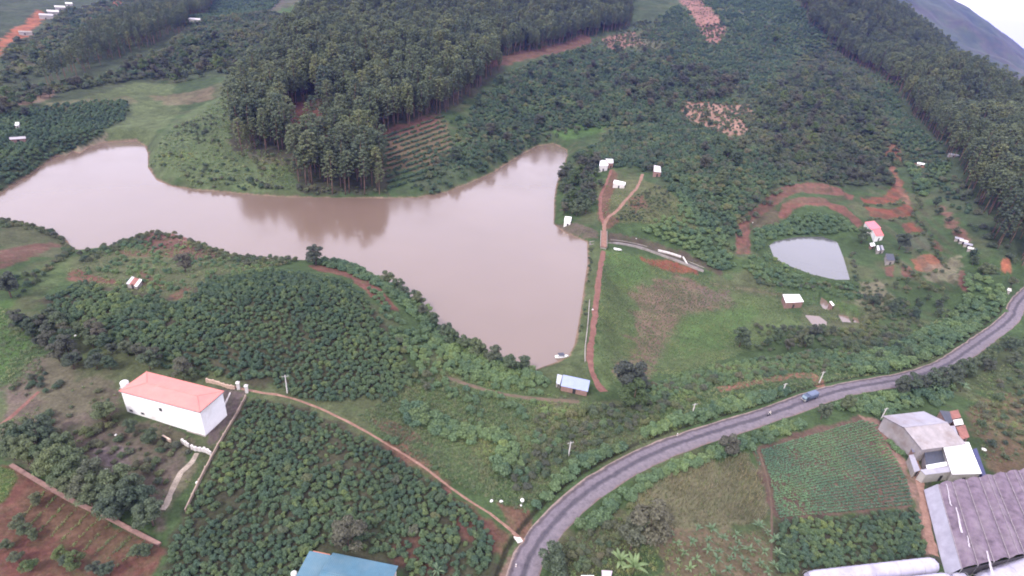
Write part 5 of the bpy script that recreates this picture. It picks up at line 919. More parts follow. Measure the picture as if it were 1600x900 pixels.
def bottom_hut():
    slab('roadside_shelter', 'pale pink-grey roof of a roadside shelter at the bottom edge', 'shed', [(941, 905), (954, 904), (957, 892), (940, 891)], 1.8, 2.0, solid('pinkish_sheet', (.40, .34, .38), .6, .1), CONC); slab('roadside_shelter', 'white roof sliver at the bottom edge left of the pinkish shelter roof', 'shed', [(906, 910), (929, 909), (928, 899), (908, 899)], 1.8, 2.0, WHITEROOF, CONC)
bottom_hut()

# ------------------------------------------------------------------ plants: fields, woods and hedges
Z1 = zone(1, 'coffee bush in the dense plantation below the narrow footpath', 'coffee bush', 'coffee bushes of the lower plantation')
Z2 = zone(2, 'coffee bush on the rounded hill left of the lake bay', 'coffee bush', 'coffee bushes on the near hill')
Z3 = zone(3, 'dark coffee bush in the patch above the plastic tunnels', 'coffee bush', 'coffee bushes above the tunnels')
Z4 = zone(4, 'coffee bush in the dark field on the far left shore', 'coffee bush', 'coffee bushes on the far left shore'); Z5 = zone(5, 'coffee bush in the terraced rows beside the pine wood', 'coffee bush', 'coffee bushes on the terraces')
Z6 = zone(6, 'coffee bush on the wide hillside behind the lake', 'coffee bush', 'coffee bushes on the far hillside'); Z7 = zone(7, 'coffee bush on the slope right of the lake', 'coffee bush', 'coffee bushes on the right slope'); Z8 = zone(8, 'coffee bush in the dark field under the right pine ridge', 'coffee bush', 'coffee bushes under the ridge')
scatter('coffee', [(387,626),(420,628),(480,645),(540,672),(590,700),(640,730),(690,766),(730,796),(765,830),(772,870),(740,905),(640,905),(640,880),(500,850),(470,905),(240,925),(290,805),(340,715)], 1.25, (.48, .95), Z1, 6, .42, .97)
scatter('coffee', [(60,470),(130,443),(200,458),(290,472),(330,435),(420,420),(490,430),(540,440),(580,480),(600,520),(640,570),(645,600),(600,622),(500,622),(420,602),(340,588),(250,572),(180,540),(100,505)], 1.45, (.58, 1.1), Z2, 6, .42, .98, edge=4)
scatter('coffee', [(1212,818),(1430,798),(1447,868),(1290,888),(1215,900)], 1.25, (.6, 1.0), Z3, 6, .38)
scatter('cfar', [(-40,310),(-40,190),(60,168),(130,158),(196,155),(204,163),(188,193),(120,233),(60,262),(0,300)], 2.9, (1.0, 1.4), Z4, 4, edge=4)
scatter('cfar', [(745,165),(790,122),(850,92),(930,70),(1000,85),(1060,75),(1100,120),(1150,165),(1060,158),(1060,185),(960,200),(900,195),(860,208),(830,222),(770,260),(725,282),(690,297),(650,304),(624,305),(640,298),(700,288),(726,250),(712,195)], 3.4, (1.1, 1.8), Z6, 4, .45, .95, edge=14)
scatter('cfar', [(905,240),(960,205),(1060,185),(1110,205),(1160,222),(1220,270),(1235,284),(1190,305),(1150,340),(1145,390),(1110,378),(1095,350),(1050,300),(1035,275),(1000,262),(950,262),(920,262)], 2.9, (1.0, 1.7), Z7, 4, .45, .95, edge=10)
scatter('cfar', [(1385,120),(1420,190),(1470,250),(1520,340),(1490,320),(1445,262),(1405,228),(1385,200),(1350,150)], 3.6, (1.2, 1.7), Z8, 4, edge=10)
scatter('cfar', [(1000,60),(1060,10),(1080,30),(1110,75),(1140,60),(1100,0),(1200,-5),(1300,60),(1250,90),(1180,150),(1100,115),(1060,75)], 4.6, (1.3, 2.4), Z6, 4, .45, .9, edge=18)
def row_field(kind, tl, tr, br, bl, rows, step, sc, zn, nv, sag=0.0):
    c = hit([tl, tr, br, bl])[:, :2]; g = np.random.default_rng(rows)
    for r in range(rows):
        t = (r + .5) / rows; a = c[0] + (c[3] - c[0]) * t; b = c[1] + (c[2] - c[1]) * t; k = int(np.linalg.norm(b - a) / step); q = np.linspace(0, 1, k)
        P = a + (b - a) * q[:, None]; P[:, 1] += -sag * 4 * q * (1 - q); P += g.normal(0, step * .22, P.shape); P = P[g.random(k) > .12]; k = len(P); add(kind, P[:, 0], P[:, 1], g.uniform(sc[0], sc[1], k), g.integers(0, nv, k), np.int64(zn))
row_field('cfar', (598, 212), (690, 180), (722, 262), (608, 300), 11, 1.5, (.75, 1.2), Z5, 4, 3)
scatter('cfar', [(605,250),(700,225),(730,262),(690,294),(612,302)], 6.0, (.8, 1.2), Z5, 4)
row_field('weed', (62, 764), (22, 812), (192, 888), (236, 850), 10, .45, (.4, .8), 0, 3)
row_field('cfar', (944, 62), (990, 48), (1012, 74), (955, 80), 7, 4.2, (.9, 1.2), Z6, 4); row_field('cfar', (1062, 2), (1092, 0), (1140, 60), (1110, 70), 16, 4.5, (.8, 1.1), Z6, 4); scatter('cfar', [(1064,162),(1172,167),(1178,182),(1135,213),(1064,182)], 5.0, (.7, 1.1), Z7, 4, .3, .8)
row_field('scrub', (985, 312), (1045, 320), (1085, 362), (962, 344), 7, 1.7, (.22, .42), zone(73, 'small crop plant in the grassy rows above the bridge', 'crop plant', 'crop plants above the bridge'), 5)
def hedge(kind, px, step, sc, zn, nv):
    L = spline(hit(px), step); g = np.random.default_rng(len(px)); L[:, :2] += g.normal(0, step * .25, (len(L), 2)); L = L[g.random(len(L)) > .15]; add(kind, L[:, 0], L[:, 1], g.uniform(sc[0], sc[1], len(L)), g.integers(0, nv, len(L)), np.int64(zn))
HZ = zone(74, 'dark hedge bush along the edges of the red terraced plots', 'shrub', 'hedge bushes of the terraced plots')
for px in ([(1345,320),(1375,322),(1410,318)], [(1352,342),(1390,345),(1430,340)], [(1412,368),(1430,369),(1446,366)], [(1410,394),(1432,394),(1456,389)], [(1425,330),(1445,360),(1462,390),(1478,420)], [(1395,400),(1420,425),(1450,455)], [(1330,395),(1334,420),(1338,440)], [(1395,440),(1430,432),(1470,425)], [(1400,230),(1415,255),(1428,290),(1440,325)]): hedge('scrub', px, 2.4, (.4, .85), HZ, 5)
# pine woods
P1 = zone(11, 'tall pine in the dense wood on the hill behind the lake', 'pine tree', 'pines of the lakeside wood'); P2 = zone(12, 'pine in the long wood above the far brown track', 'pine tree', 'pines of the upper wood'); P3 = zone(13, 'pine on the steep dark ridge at the right edge', 'pine tree', 'pines of the right ridge'); P4 = zone(14, 'pine in the narrow sloping belt at the top left', 'pine tree', 'pines of the top left belt')
wood = [(372,238),(420,240),(452,248),(472,300),(520,305),(606,304),(600,262),(588,214),(640,200),(690,180),(735,150),(780,112),(770,80),(700,50),(600,20),(540,-12),(490,-5),(470,45),(420,110),(380,150),(360,195)]
scatter('pine', wood, 6.2, (.68, 1.22), P1, 5, .45); _w = PLACE['pine'][-1]; hole = hit([(438,178),(502,152),(514,216),(472,242)])[:, :2]; hole2 = hit([(540,150),(572,140),(572,165),(548,170)])[:, :2]; m_ = (poly_sd(_w[0], _w[1], hole) < 0) & (poly_sd(_w[0], _w[1], hole2) < 0); PLACE['pine'][-1] = tuple(a[m_] for a in _w)
scatter('pine', [(470,180),(500,165),(505,200),(480,215)], 7.5, (.8, 1.0), P1, 5, .45, .6)
scatter('pine', [(692,94),(760,88),(830,80),(910,58),(985,42),(985,-8),(800,-25),(560,-25),(600,15),(700,45)], 6.5, (.7, 1.2), P2, 5, .45)
scatter('pine', [(1262,40),(1330,96),(1395,140),(1438,195),(1482,250),(1530,330),(1560,400),(1610,445),(1640,420),(1640,205),(1600,190),(1500,104),(1400,28),(1330,0),(1240,0)], 6.6, (.66, 1.12), P3, 5, .45)
scatter('pine', [(60,150),(110,124),(170,95),(230,76),(285,52),(325,22),(340,0),(260,0),(200,40),(120,90)], 7.5, (.6, .95), P4, 5, .45)
# broad-leaved trees picked out one by one
T = lambda i, lb, g='single trees': zone(i, lb, 'tree', g)
def solo(i, lb, u, v, s, var): spots('tree', [(u, v)], [s], T(i, lb), [var])
for i, a in enumerate([('big dark round-crowned tree right of the pump house', 976, 618, 1.95, 0), ('yellow-green tree in front of the big dark tree by the pump house', 988, 636, 1.2, 3), ('dark tree on the near bank above the red track', 494, 414, 1.35, 0), ('tall dark tree standing against the water above the red track', 551, 416, 1.35, 0), ('grey-leaved bare-looking tree above the blue roof', 545, 858, 1.15, 2), ('large dark tree at the bottom beside the road', 862, 893, 1.15, 0), ('large grey-brown tree left of the banana patch', 1010, 850, 1.5, 2), ('dark tree behind the grey-brown tree at the bottom', 985, 858, 1.2, 0), ('round grey tree at the roadside above the dry cornfield', 1135, 712, .9, 2), ('dark tree in the hedge just below the truck', 1282, 655, .9, 0), ('dark tree in the hedge below the truck, right one', 1322, 640, .85, 0), ('left of the two garden trees before the white house', 205, 676, .55, 1), ('right of the two garden trees before the white house', 238, 692, .6, 1), ('tree at the left end of the white house', 168, 660, .9, 1), ('dark dead-limbed tree at the left edge above the green field', 18, 465, 1.3, 0), ('dark bushy tree in the grass below the dam', 1155, 542, 1.4, 0), ('grey bare tree on the left peninsula', 290, 425, 1.0, 2), ('dark tree left of the pink-roofed house', 1345, 380, 1.5, 0), ('dark tree right of the pink-roofed house', 1404, 390, 1.5, 0), ('dark tree on the red terrace bend', 1392, 290, 1.0, 0), ('dark tree at the tip of the left bank', 112, 385, 1.0, 0), ('twin-topped dark tree on the peninsula shore', 318, 372, .8, 0), ('dark shore tree right of the peninsula', 394, 396, .8, 0), ('lone dark tree high on the coffee hillside', 747, 168, 1.5, 0), ('pale green round tree high on the right hillside', 1210, 66, 1.9, 3), ('brown-grey tree beside the orange cutting', 61, 105, 2.2, 0)]): solo(30 + i, *a)
spots('tree', [(1402,616),(1418,615),(1434,612),(1450,609),(1466,605),(1482,600),(1497,592),(1512,583),(1529,573)], [.95,1.1,1.0,1.2,1.1,1.2,1.15,1.0,.85], zone(60, 'dark tree in the row hiding the road before the right bend', 'tree', 'trees hiding the road'), [0,1,0,0,1,0,1,0,0])
def belt(zi, lb, g, kind, px, sp, sc, nv, cat='shrub', **k): scatter(kind, px, sp, sc, zone(zi, lb, cat, g), nv, **k)
belt(61, 'dark tree in the row across the house yard above the red wall', 'trees of the yard row', 'tree', [(15,690),(60,680),(110,712),(150,745),(200,770),(250,810),(240,838),(180,815),(120,785),(60,748),(20,720)], 3.1, (.75, 1.1), 2, 'tree', edge=1)
belt(62, 'dark tree on the wooded bank right of the lake above the hut', 'trees on the right lake bank', 'tree', [(872,290),(890,255),(930,245),(945,270),(935,300),(928,340),(895,338),(870,330)], 6.5, (.7, 1.3), 4, 'tree', edge=8)
belt(63, 'tree among the scrub on the right hillside', 'trees on the right hillside', 'tree', [(1180,160),(1260,110),(1330,130),(1380,190),(1400,225),(1385,285),(1330,290),(1260,282),(1200,240)], 12.5, (.8, 1.35), 4, 'tree', keep=.8)
belt(64, 'dark tree in the gully behind the coffee hillside', 'trees in the far gully', 'tree', [(960,130),(1080,110),(1160,125),(1180,150),(1100,155),(1000,160)], 11, (1.0, 1.6), 3, 'tree', keep=.8)
belt(65, 'tree along the near lake shore below the hill', 'trees on the near shore', 'tree', [(600,432),(650,455),(685,485),(700,515),(760,545),(830,578),(820,590),(740,560),(680,525),(650,480),(600,445)], 4.6, (.55, .95), 2, 'tree')
spots('tree', [(60,788),(33,824),(42,836),(55,842),(12,860),(30,880),(48,893),(98,872),(105,884),(122,886),(215,872),(230,866),(150,897),(172,899)], .44, zone(66, 'small round young tree on the tilled red field at the bottom left', 'tree', 'young trees on the red field'), [0,1,1,0,1,1,3,3,1,3,1,1,1,0])
belt(67, 'tree in the thicket behind the road bend on the right', 'trees behind the right road bend', 'tree', [(1480,575),(1520,560),(1560,545),(1600,530),(1600,560),(1540,590),(1490,600)], 5.5, (.55, .85), 2, 'tree')
belt(68, 'tree among the pools and ditches below the fish pond', 'trees below the fish pond', 'tree', [(1180,500),(1300,515),(1400,530),(1440,560),(1350,565),(1200,555)], 8.5, (.5, .85), 3, 'tree', keep=.8)
belt(69, 'tree in the wooded valley at the top left', 'trees of the top left valley', 'tree', [(0,150),(40,170),(60,150),(200,100),(330,60),(400,100),(330,125),(250,130),(200,120),(100,140),(40,185),(0,190)], 12, (.9, 1.5), 4, 'tree', keep=.8)
belt(70, 'tree in the shrub row left of the coffee hill', 'trees left of the coffee hill', 'tree', [(30,505),(100,508),(180,545),(260,574),(330,590),(330,604),(250,592),(180,582),(60,575)], 4.3, (.55, .9), 3, 'tree', edge=3)
belt(71, 'tree in the strip between house and red terraces on the far right', 'trees between terraces and pines', 'tree', [(1440,290),(1470,330),(1500,370),(1540,420),(1580,450),(1560,430),(1510,400),(1470,360)], 7, (.6, 1.0), 2, 'tree')
belt(72, 'lone taller tree among the far coffee fields', 'lone trees on the far hillside', 'tree', [(700,290),(770,262),(840,222),(960,205),(1040,190),(1200,250),(1150,330),(1050,290),(1150,160),(1050,80),(930,75),(850,95),(780,130),(730,200)], 23, (.9, 1.6), 3, 'tree', keep=.85)
belt(75, 'dark tree in the strip of plots below the right pines', 'trees among the right plots', 'tree', [(1380,440),(1440,440),(1500,470),(1480,500),(1400,500),(1350,470)], 8, (.5, .8), 2, 'tree', keep=.7)
# shrub belts: light leafy ones and mixed scrub
belt(81, 'light green bush in the hedge between road and pole inside the bend', 'bushes inside the road bend', 'leafy', [(836,790),(870,745),(920,712),(975,690),(975,706),(930,735),(885,775),(850,812)], 1.7, (.75, 1.15), 4)
belt(82, 'light green bush in the hedge along the outer road edge', 'bushes outside the road bend', 'leafy', [(895,815),(930,785),(980,752),(1040,726),(1120,702),(1180,682),(1250,655),(1255,668),(1180,698),(1110,722),(1040,748),(980,785),(930,824),(895,842)], 1.7, (.7, 1.1), 4)
belt(83, 'light green bush on the slope above the road', 'bushes above the road', 'leafy', [(1000,672),(1050,655),(1120,632),(1200,612),(1250,608),(1250,615),(1180,640),(1100,665),(1040,685),(1000,695)], 1.8, (.7, 1.15), 4)
belt(84, 'light green bush in the thicket winding through the meadow', 'bushes in the meadow thicket', 'leafy', [(622,640),(650,630),(690,655),(740,668),(790,680),(810,700),(800,740),(775,745),(770,700),(730,690),(680,680),(640,660)], 2.0, (.8, 1.2), 4)
belt(85, 'light green bush on the slope beside the right road bend', 'bushes by the right bend', 'leafy', [(1330,560),(1400,540),(1480,500),(1500,470),(1510,430),(1560,450),(1580,470),(1555,505),(1500,540),(1440,570),(1380,585),(1330,590)], 2.7, (.85, 1.35), 4)
belt(86, 'light green bush left of the fish pond', 'bushes left of the fish pond', 'leafy', [(1180,362),(1215,350),(1240,340),(1280,335),(1320,345),(1340,362),(1300,366),(1240,366),(1200,376),(1180,395)], 2.8, (.9, 1.3), 4)
belt(87, 'light green bush on the bank above the spillway', 'bushes above the spillway', 'leafy', [(1040,335),(1090,365),(1140,395),(1150,420),(1120,425),(1080,395),(1000,360)], 2.6, (.8, 1.2), 4)
belt(88, 'light green bush right of the hairpin track', 'bushes by the hairpin track', 'leafy', [(1412,250),(1430,262),(1450,290),(1445,315),(1430,300)], 3.0, (.9, 1.4), 4)
belt(89, 'light green bush along the lower hedge of the meadow', 'bushes beside the footpath', 'leafy', [(560,665),(620,692),(680,730),(720,762),(700,756),(640,718),(580,685)], 2.1, (.5, .8), 4)
belt(90, 'light green bush below the farm road on the right', 'bushes right of the farm', 'leafy', [(1300,640),(1380,610),(1440,598),(1500,600),(1480,635),(1400,640),(1380,655),(1340,645)], 2.4, (.7, 1.2), 4)
belt(91, 'light green bush on the near shore beside the water', 'bushes on the near shore', 'leafy', [(480,410),(560,415),(610,440),(650,465),(690,510),(760,548),(830,582),(860,600),(800,605),(740,590),(690,550),(650,500),(600,455),(540,425)], 1.9, (.6, 1.15), 4)
belt(96, 'light green bush on the slope between coffee hill and pump house', 'bushes below the coffee hill', 'leafy', [(570,440),(625,500),(690,545),(760,572),(850,602),(880,622),(800,640),(700,622),(655,612),(645,570),(605,520)], 2.2, (.45, .95), 4, keep=.85)
belt(97, 'light green bush on the left headland fields', 'bushes on the headland', 'leafy', [(120,425),(200,378),(330,392),(430,412),(400,425),(330,430),(290,465),(200,455)], 2.9, (.35, .8), 4, keep=.7)
belt(98, 'light green bush among the rough meadow above the bend', 'bushes in the rough meadow', 'leafy', [(700,640),(800,640),(900,640),(980,640),(900,700),(840,750),(790,760),(815,700),(750,670)], 2.8, (.4, .9), 4, keep=.7)
belt(92, 'light green bush in the field left of the barn', 'bushes by the barn', 'leafy', [(1370,655),(1395,640),(1392,670),(1412,705),(1405,715),(1385,690)], 2.2, (.5, .9), 4)
belt(101, 'scrub bush on the rough slope below the coffee hill', 'scrub below the coffee hill', 'scrub', [(600,520),(640,545),(690,560),(680,600),(650,620),(640,580)], 2.4, (.6, 1.0), 5, keep=.8)
belt(102, 'scrub bush on the brushy ground inside the road bend', 'scrub inside the bend', 'scrub', [(830,650),(900,640),(1000,632),(1100,620),(1060,645),(980,675),(900,712),(850,755),(800,775),(800,745),(830,700)], 2.1, (.45, .85), 5, keep=.85)
belt(103, 'scrub bush on the grassy ridge between dam meadow and road', 'scrub on the ridge', 'scrub', [(990,600),(1050,590),(1120,575),(1200,560),(1290,550),(1360,560),(1340,580),(1240,582),(1120,604),(1010,630)], 3.4, (.5, 1.0), 5, keep=.8)
belt(93, 'light green bush on the grassy ridge below the dam meadow', 'bushes on the ridge', 'leafy', [(1000,612),(1050,588),(1120,572),(1200,558),(1290,548),(1400,560),(1340,580),(1240,582),(1120,604),(1010,632)], 1.9, (.4, .75), 4)
belt(94, 'light green bush on the green bank under the hill house tracks', 'bushes right of the track', 'leafy', [(1060,300),(1100,340),(1140,380),(1120,385),(1060,345)], 3.0, (.7, 1.2), 4)
belt(95, 'light green bush at the pond foot and terraces', 'bushes around the fish pond foot', 'leafy', [(1170,400),(1200,400),(1240,425),(1300,445),(1335,445),(1350,470),(1290,462),(1220,448),(1160,430)], 2.6, (.6, 1.0), 4, keep=.8)
belt(104, 'scrub bush on the hillside right of the coffee slope', 'scrub on the right hillside', 'scrub', [(1165,215),(1180,155),(1260,100),(1330,110),(1390,190),(1400,228),(1385,285),(1330,292),(1250,284)], 3.4, (.7, 1.5), 5, edge=14)
belt(105, 'scrub bush along the far shore and lake edge', 'scrub on the far shore', 'scrub', [(300,292),(400,300),(470,304),(620,306),(690,300),(680,294),(600,296),(460,290),(380,280),(300,278)], 3.0, (.6, 1.1), 5, keep=.75)
belt(106, 'scrub bush in the yard above the row of trees', 'scrub in the house yard', 'scrub', [(20,600),(80,570),(170,610),(190,660),(300,700),(260,760),(200,745),(100,690),(20,680)], 2.1, (.3, .75), 5, keep=.7)
belt(107, 'scrub bush in the ditches below the fish pond', 'scrub below the fish pond', 'scrub', [(1150,440),(1220,450),(1340,440),(1420,470),(1450,520),(1380,560),(1290,545),(1180,550),(1180,510),(1250,512),(1340,512),(1360,490),(1330,455),(1240,450)], 2.6, (.5, .95), 5, keep=.8)
belt(108, 'scrub bush on the grassy far slope beside the left bay', 'scrub on the bay slope', 'scrub', [(235,260),(270,200),(350,150),(370,190),(350,220),(450,250),(460,295),(300,290)], 4.5, (.5, 1.0), 5, keep=.6)
belt(109, 'scrub bush on the wild slopes at the top left', 'scrub at the top left', 'scrub', [(0,185),(60,150),(210,125),(330,110),(400,120),(480,30),(400,20),(300,40),(250,85),(120,130),(0,140)], 4.0, (.8, 1.8), 5, keep=.97)
belt(110, 'scrub bush on the far ridge between the woods', 'scrub on the far ridge', 'scrub', [(0,140),(100,100),(200,40),(300,0),(200,0),(100,20),(0,90)], 5.5, (1.0, 2.2), 5, keep=.8)
scatter('cfar', [(190,30),(330,-5),(440,-5),(400,40),(330,70),(260,100),(300,40)], 4.2, (1.2, 1.9), Z4, 4, .45, .9, edge=12)
scatter('cfar', [(95,45),(130,28),(180,5),(120,60),(60,100),(40,80)], 4.4, (1.2, 1.8), Z4, 4, .45, .9, edge=10)
belt(111, 'scrub bush on the left bank beside the bay', 'scrub on the left bank', 'scrub', [(0,345),(60,348),(108,375),(118,395),(60,440),(30,470),(20,440),(90,405),(105,385),(60,362),(0,356)], 2.6, (.5, .9), 5, keep=.85)
belt(112, 'scrub bush on the peninsula shore', 'scrub on the peninsula', 'scrub', [(115,400),(160,388),(215,368),(270,357),(330,380),(400,402),(470,410),(420,420),(340,405),(270,375),(200,385),(130,420)], 2.6, (.45, .85), 5, keep=.85)
belt(113, 'scrub bush on the waste ground right of the farm', 'scrub right of the farm', 'scrub', [(1500,630),(1600,570),(1610,720),(1545,720),(1520,660)], 2.8, (.4, .9), 5, keep=.65)
belt(114, 'scrub bush among the terraces and plots on the right', 'scrub among the plots', 'scrub', [(1340,440),(1400,430),(1500,460),(1480,500),(1420,490),(1350,480)], 3.5, (.4, .8), 5, keep=.6)
belt(115, 'scrub bush under the ridge on the high right slope', 'scrub on the high right slope', 'scrub', [(1180,150),(1250,90),(1300,60),(1330,100),(1380,150),(1385,195),(1330,130),(1260,100)], 5.0, (1.0, 1.8), 5)
belt(116, 'scrub bush at the bottom between the road and the cornfield', 'scrub at the bottom', 'scrub', [(880,840),(930,825),(985,790),(1000,820),(950,880),(900,900),(870,905)], 2.0, (.4, .75), 5, keep=.8)
belt(117, 'scrub bush in the rough strip between dam and hill house', 'scrub above the dam', 'scrub', [(960,345),(1000,300),(1040,290),(1050,330),(1000,345)], 2.6, (.35, .7), 5, keep=.7)
belt(118, 'scrub bush along the lake side of the dam', 'scrub on the dam', 'scrub', [(919,385),(926,385),(922,440),(915,500),(905,540),(900,545),(908,500),(914,450)], 2.0, (.3, .55), 5, keep=.8)
belt(119, 'scrub bush scattered between the far coffee fields', 'scrub between the far fields', 'scrub', [(640,300),(770,262),(840,222),(960,195),(905,245),(1000,262),(1130,390),(1240,285),(1390,285),(1400,235),(1480,320),(1550,400),(1590,415),(1500,280),(1400,140),(1300,40),(1000,30),(860,88),(780,120),(720,200)], 6.0, (.8, 1.7), 5, keep=.8)
# ground cover nobody could count
def cover(px, sp, sc, keep=1.0): scatter('weed', px, sp, sc, 0, 3, .48, keep)
ZLAB[0] = ('weed tufts', 'weeds', '')
belt(99, 'taller scrub bush standing among the lower coffee plantation', 'scrub among the lower coffee', 'scrub', [(400,640),(590,705),(690,770),(740,830),(700,880),(480,830),(300,880),(340,730)], 7.5, (.5, .85), 5, keep=.7)
cover([(1035,832),(1200,828),(1205,905),(1035,905)], 1.0, (.4, .9), .8)
cover([(560,650),(640,600),(700,570),(800,600),(900,625),(1000,640),(900,720),(820,800),(760,780),(690,745),(600,690)], .8, (.5, 1.2), .95)
cover([(940,395),(1010,400),(1100,430),(1240,480),(1180,545),(1060,585),(950,600),(932,560)], .95, (.4, 1.0), .9)
cover([(990,620),(1120,575),(1290,550),(1420,520),(1500,480),(1480,560),(1300,605),(1130,665),(1000,705)], 1.2, (.6, 1.4), .95)
cover([(100,430),(200,370),(330,385),(420,415),(330,430),(290,468),(200,455)], 1.5, (.6, 1.3), .7); cover([(820,640),(1000,632),(1120,610),(1000,690),(900,720),(800,775)], 1.1, (.6, 1.3), .8); cover([(0,480),(40,500),(80,520),(60,600),(0,600)], 1.1, (.6, 1.2))
cover([(20,600),(180,600),(320,695),(300,760),(250,800),(120,740),(20,690)], 1.3, (.4, 1.0), .6); cover([(870,850),(985,790),(1030,830),(1030,905),(860,905)], 1.0, (.5, 1.2), .9); cover([(1500,600),(1600,560),(1610,720),(1540,725)], 1.4, (.6, 1.3), .8)
cover([(235,260),(270,200),(350,150),(370,190),(460,250),(465,300),(300,292)], 2.6, (1.2, 2.2), .9); cover([(930,345),(960,300),(1040,290),(1090,360)], 1.8, (.7, 1.3), .8); cover([(-60,718),(20,735),(28,745),(5,785),(-60,800)], .7, (.5, .9)); cover([(1200,380),(1340,440),(1420,480),(1250,510),(1180,450)], 1.8, (.6, 1.3), .8)
scatter('corn', [(990,790),(1010,765),(1060,735),(1165,708),(1190,745),(1196,815),(1110,826),(1040,828)], .95, (.75, 1.15), 0, 3, .35)
def veg_field():
    c = hit([(1180, 706), (1352, 655), (1425, 790), (1216, 810)])[:, :2]; P = hit([(1180,706),(1260,676),(1340,655),(1370,662),(1384,695),(1404,722),(1420,760),(1427,790),(1320,803),(1218,809),(1198,760)])[:, :2]; g = np.random.default_rng(9); rows = 31; X = []; Y = []
    for r in range(rows):
        t = (r + .5) / rows; a = c[0] + (c[3] - c[0]) * t; b = c[1] + (c[2] - c[1]) * t; d = b - a; a = a - d * .2; b = b + d * .2; k = int(np.linalg.norm(b - a) / .3); q = np.linspace(0, 1, k)
        X.append(a[0] + (b[0] - a[0]) * q + g.normal(0, .05, k)); Y.append(a[1] + (b[1] - a[1]) * q + g.normal(0, .05, k))
    X = np.concatenate(X); Y = np.concatenate(Y); m = (poly_sd(X, Y, P) > 0) & (g.random(len(X)) > .10 + .25 * (fbm(X, Y, 7, 88) > .58)); add('veg', X[m], Y[m], g.uniform(.8, 1.3, m.sum()), g.integers(0, 2, m.sum()), 0)
veg_field()
# banana plants
BZ = zone(120, 'young banana plant on the bare red plot at the bottom', 'banana plant', 'young banana plants on the red plot')
M_STEM = solid('banana_stem', (.12, .12, .06), .7, .2, 3)
def banana(root, H, L, n_, w, seed):
    g = np.random.default_rng(seed); MB().tube([(0, 0, -.2), (.02, 0, H * .6), (.03, .02, H)], [.16 * H / 2, .12 * H / 2, .07 * H / 2], 7).build('stem', M_STEM, root, True)
    for i in range(n_):
        o = link('leaf', FROND[i % 3], root, (0, 0, H * g.uniform(.8, 1.0)), 2.4 * i + g.uniform(-.3, .3)); o.rotation_euler[1] = -g.uniform(.1, .75) if i % 4 else -1.1; s = L * g.uniform(.8, 1.1); o.scale = (s, s * w, s)
FROND = [frond_mesh('leaf', M_BAN, 1.0, .26, .55 + .12 * i) for i in range(3)]
_bx = hit([(1048+a, 832+b) for a, b in [(0,5),(42,-2),(62,0),(100,8),(135,-6),(150,4),(8,22),(30,20),(58,16),(80,14),(104,22),(132,20),(160,16),(20,36),(56,32),(74,34),(98,34),(120,32),(144,34),(166,38),(10,50),(38,46),(70,48),(92,46),(112,50),(138,52),(160,56),(28,62),(60,60),(86,64),(118,64),(150,66)]])
for i, p in enumerate(_bx):
    r_ = empty('banana_plant', p, i * 1.7); tag(r_, *ZLAB[BZ]); s = .95 + .55 * ((i * 7) % 5) / 5; banana(r_, .9 * s, 1.35 * s, 7, 1.0, i)
for i, (u, v, lb, H, L, nf) in enumerate([(966, 886, 'left of the two big banana clumps by the bottom shelter', 2.4, 3.0, 12), (988, 897, 'right of the two big banana clumps by the bottom shelter', 2.6, 3.2, 13), (1456, 612, 'pale banana clump left of the thicket by the right bend', 2.4, 2.6, 10), (1500, 612, 'pale banana clump in the middle of the thicket by the right bend', 2.4, 2.6, 11), (1474, 604, 'pale banana clump at the back of the thicket by the right bend', 2.4, 2.6, 10), (683, 897, 'pale banana plant right of the blue-roofed house', 1.2, 1.6, 8)]):
    r_ = empty('banana_clump', hit([(u, v)])[0], i * 1.1); tag(r_, lb, 'banana plant', 'big banana clumps'); banana(r_, H, L, nf, .9, 70 + i)

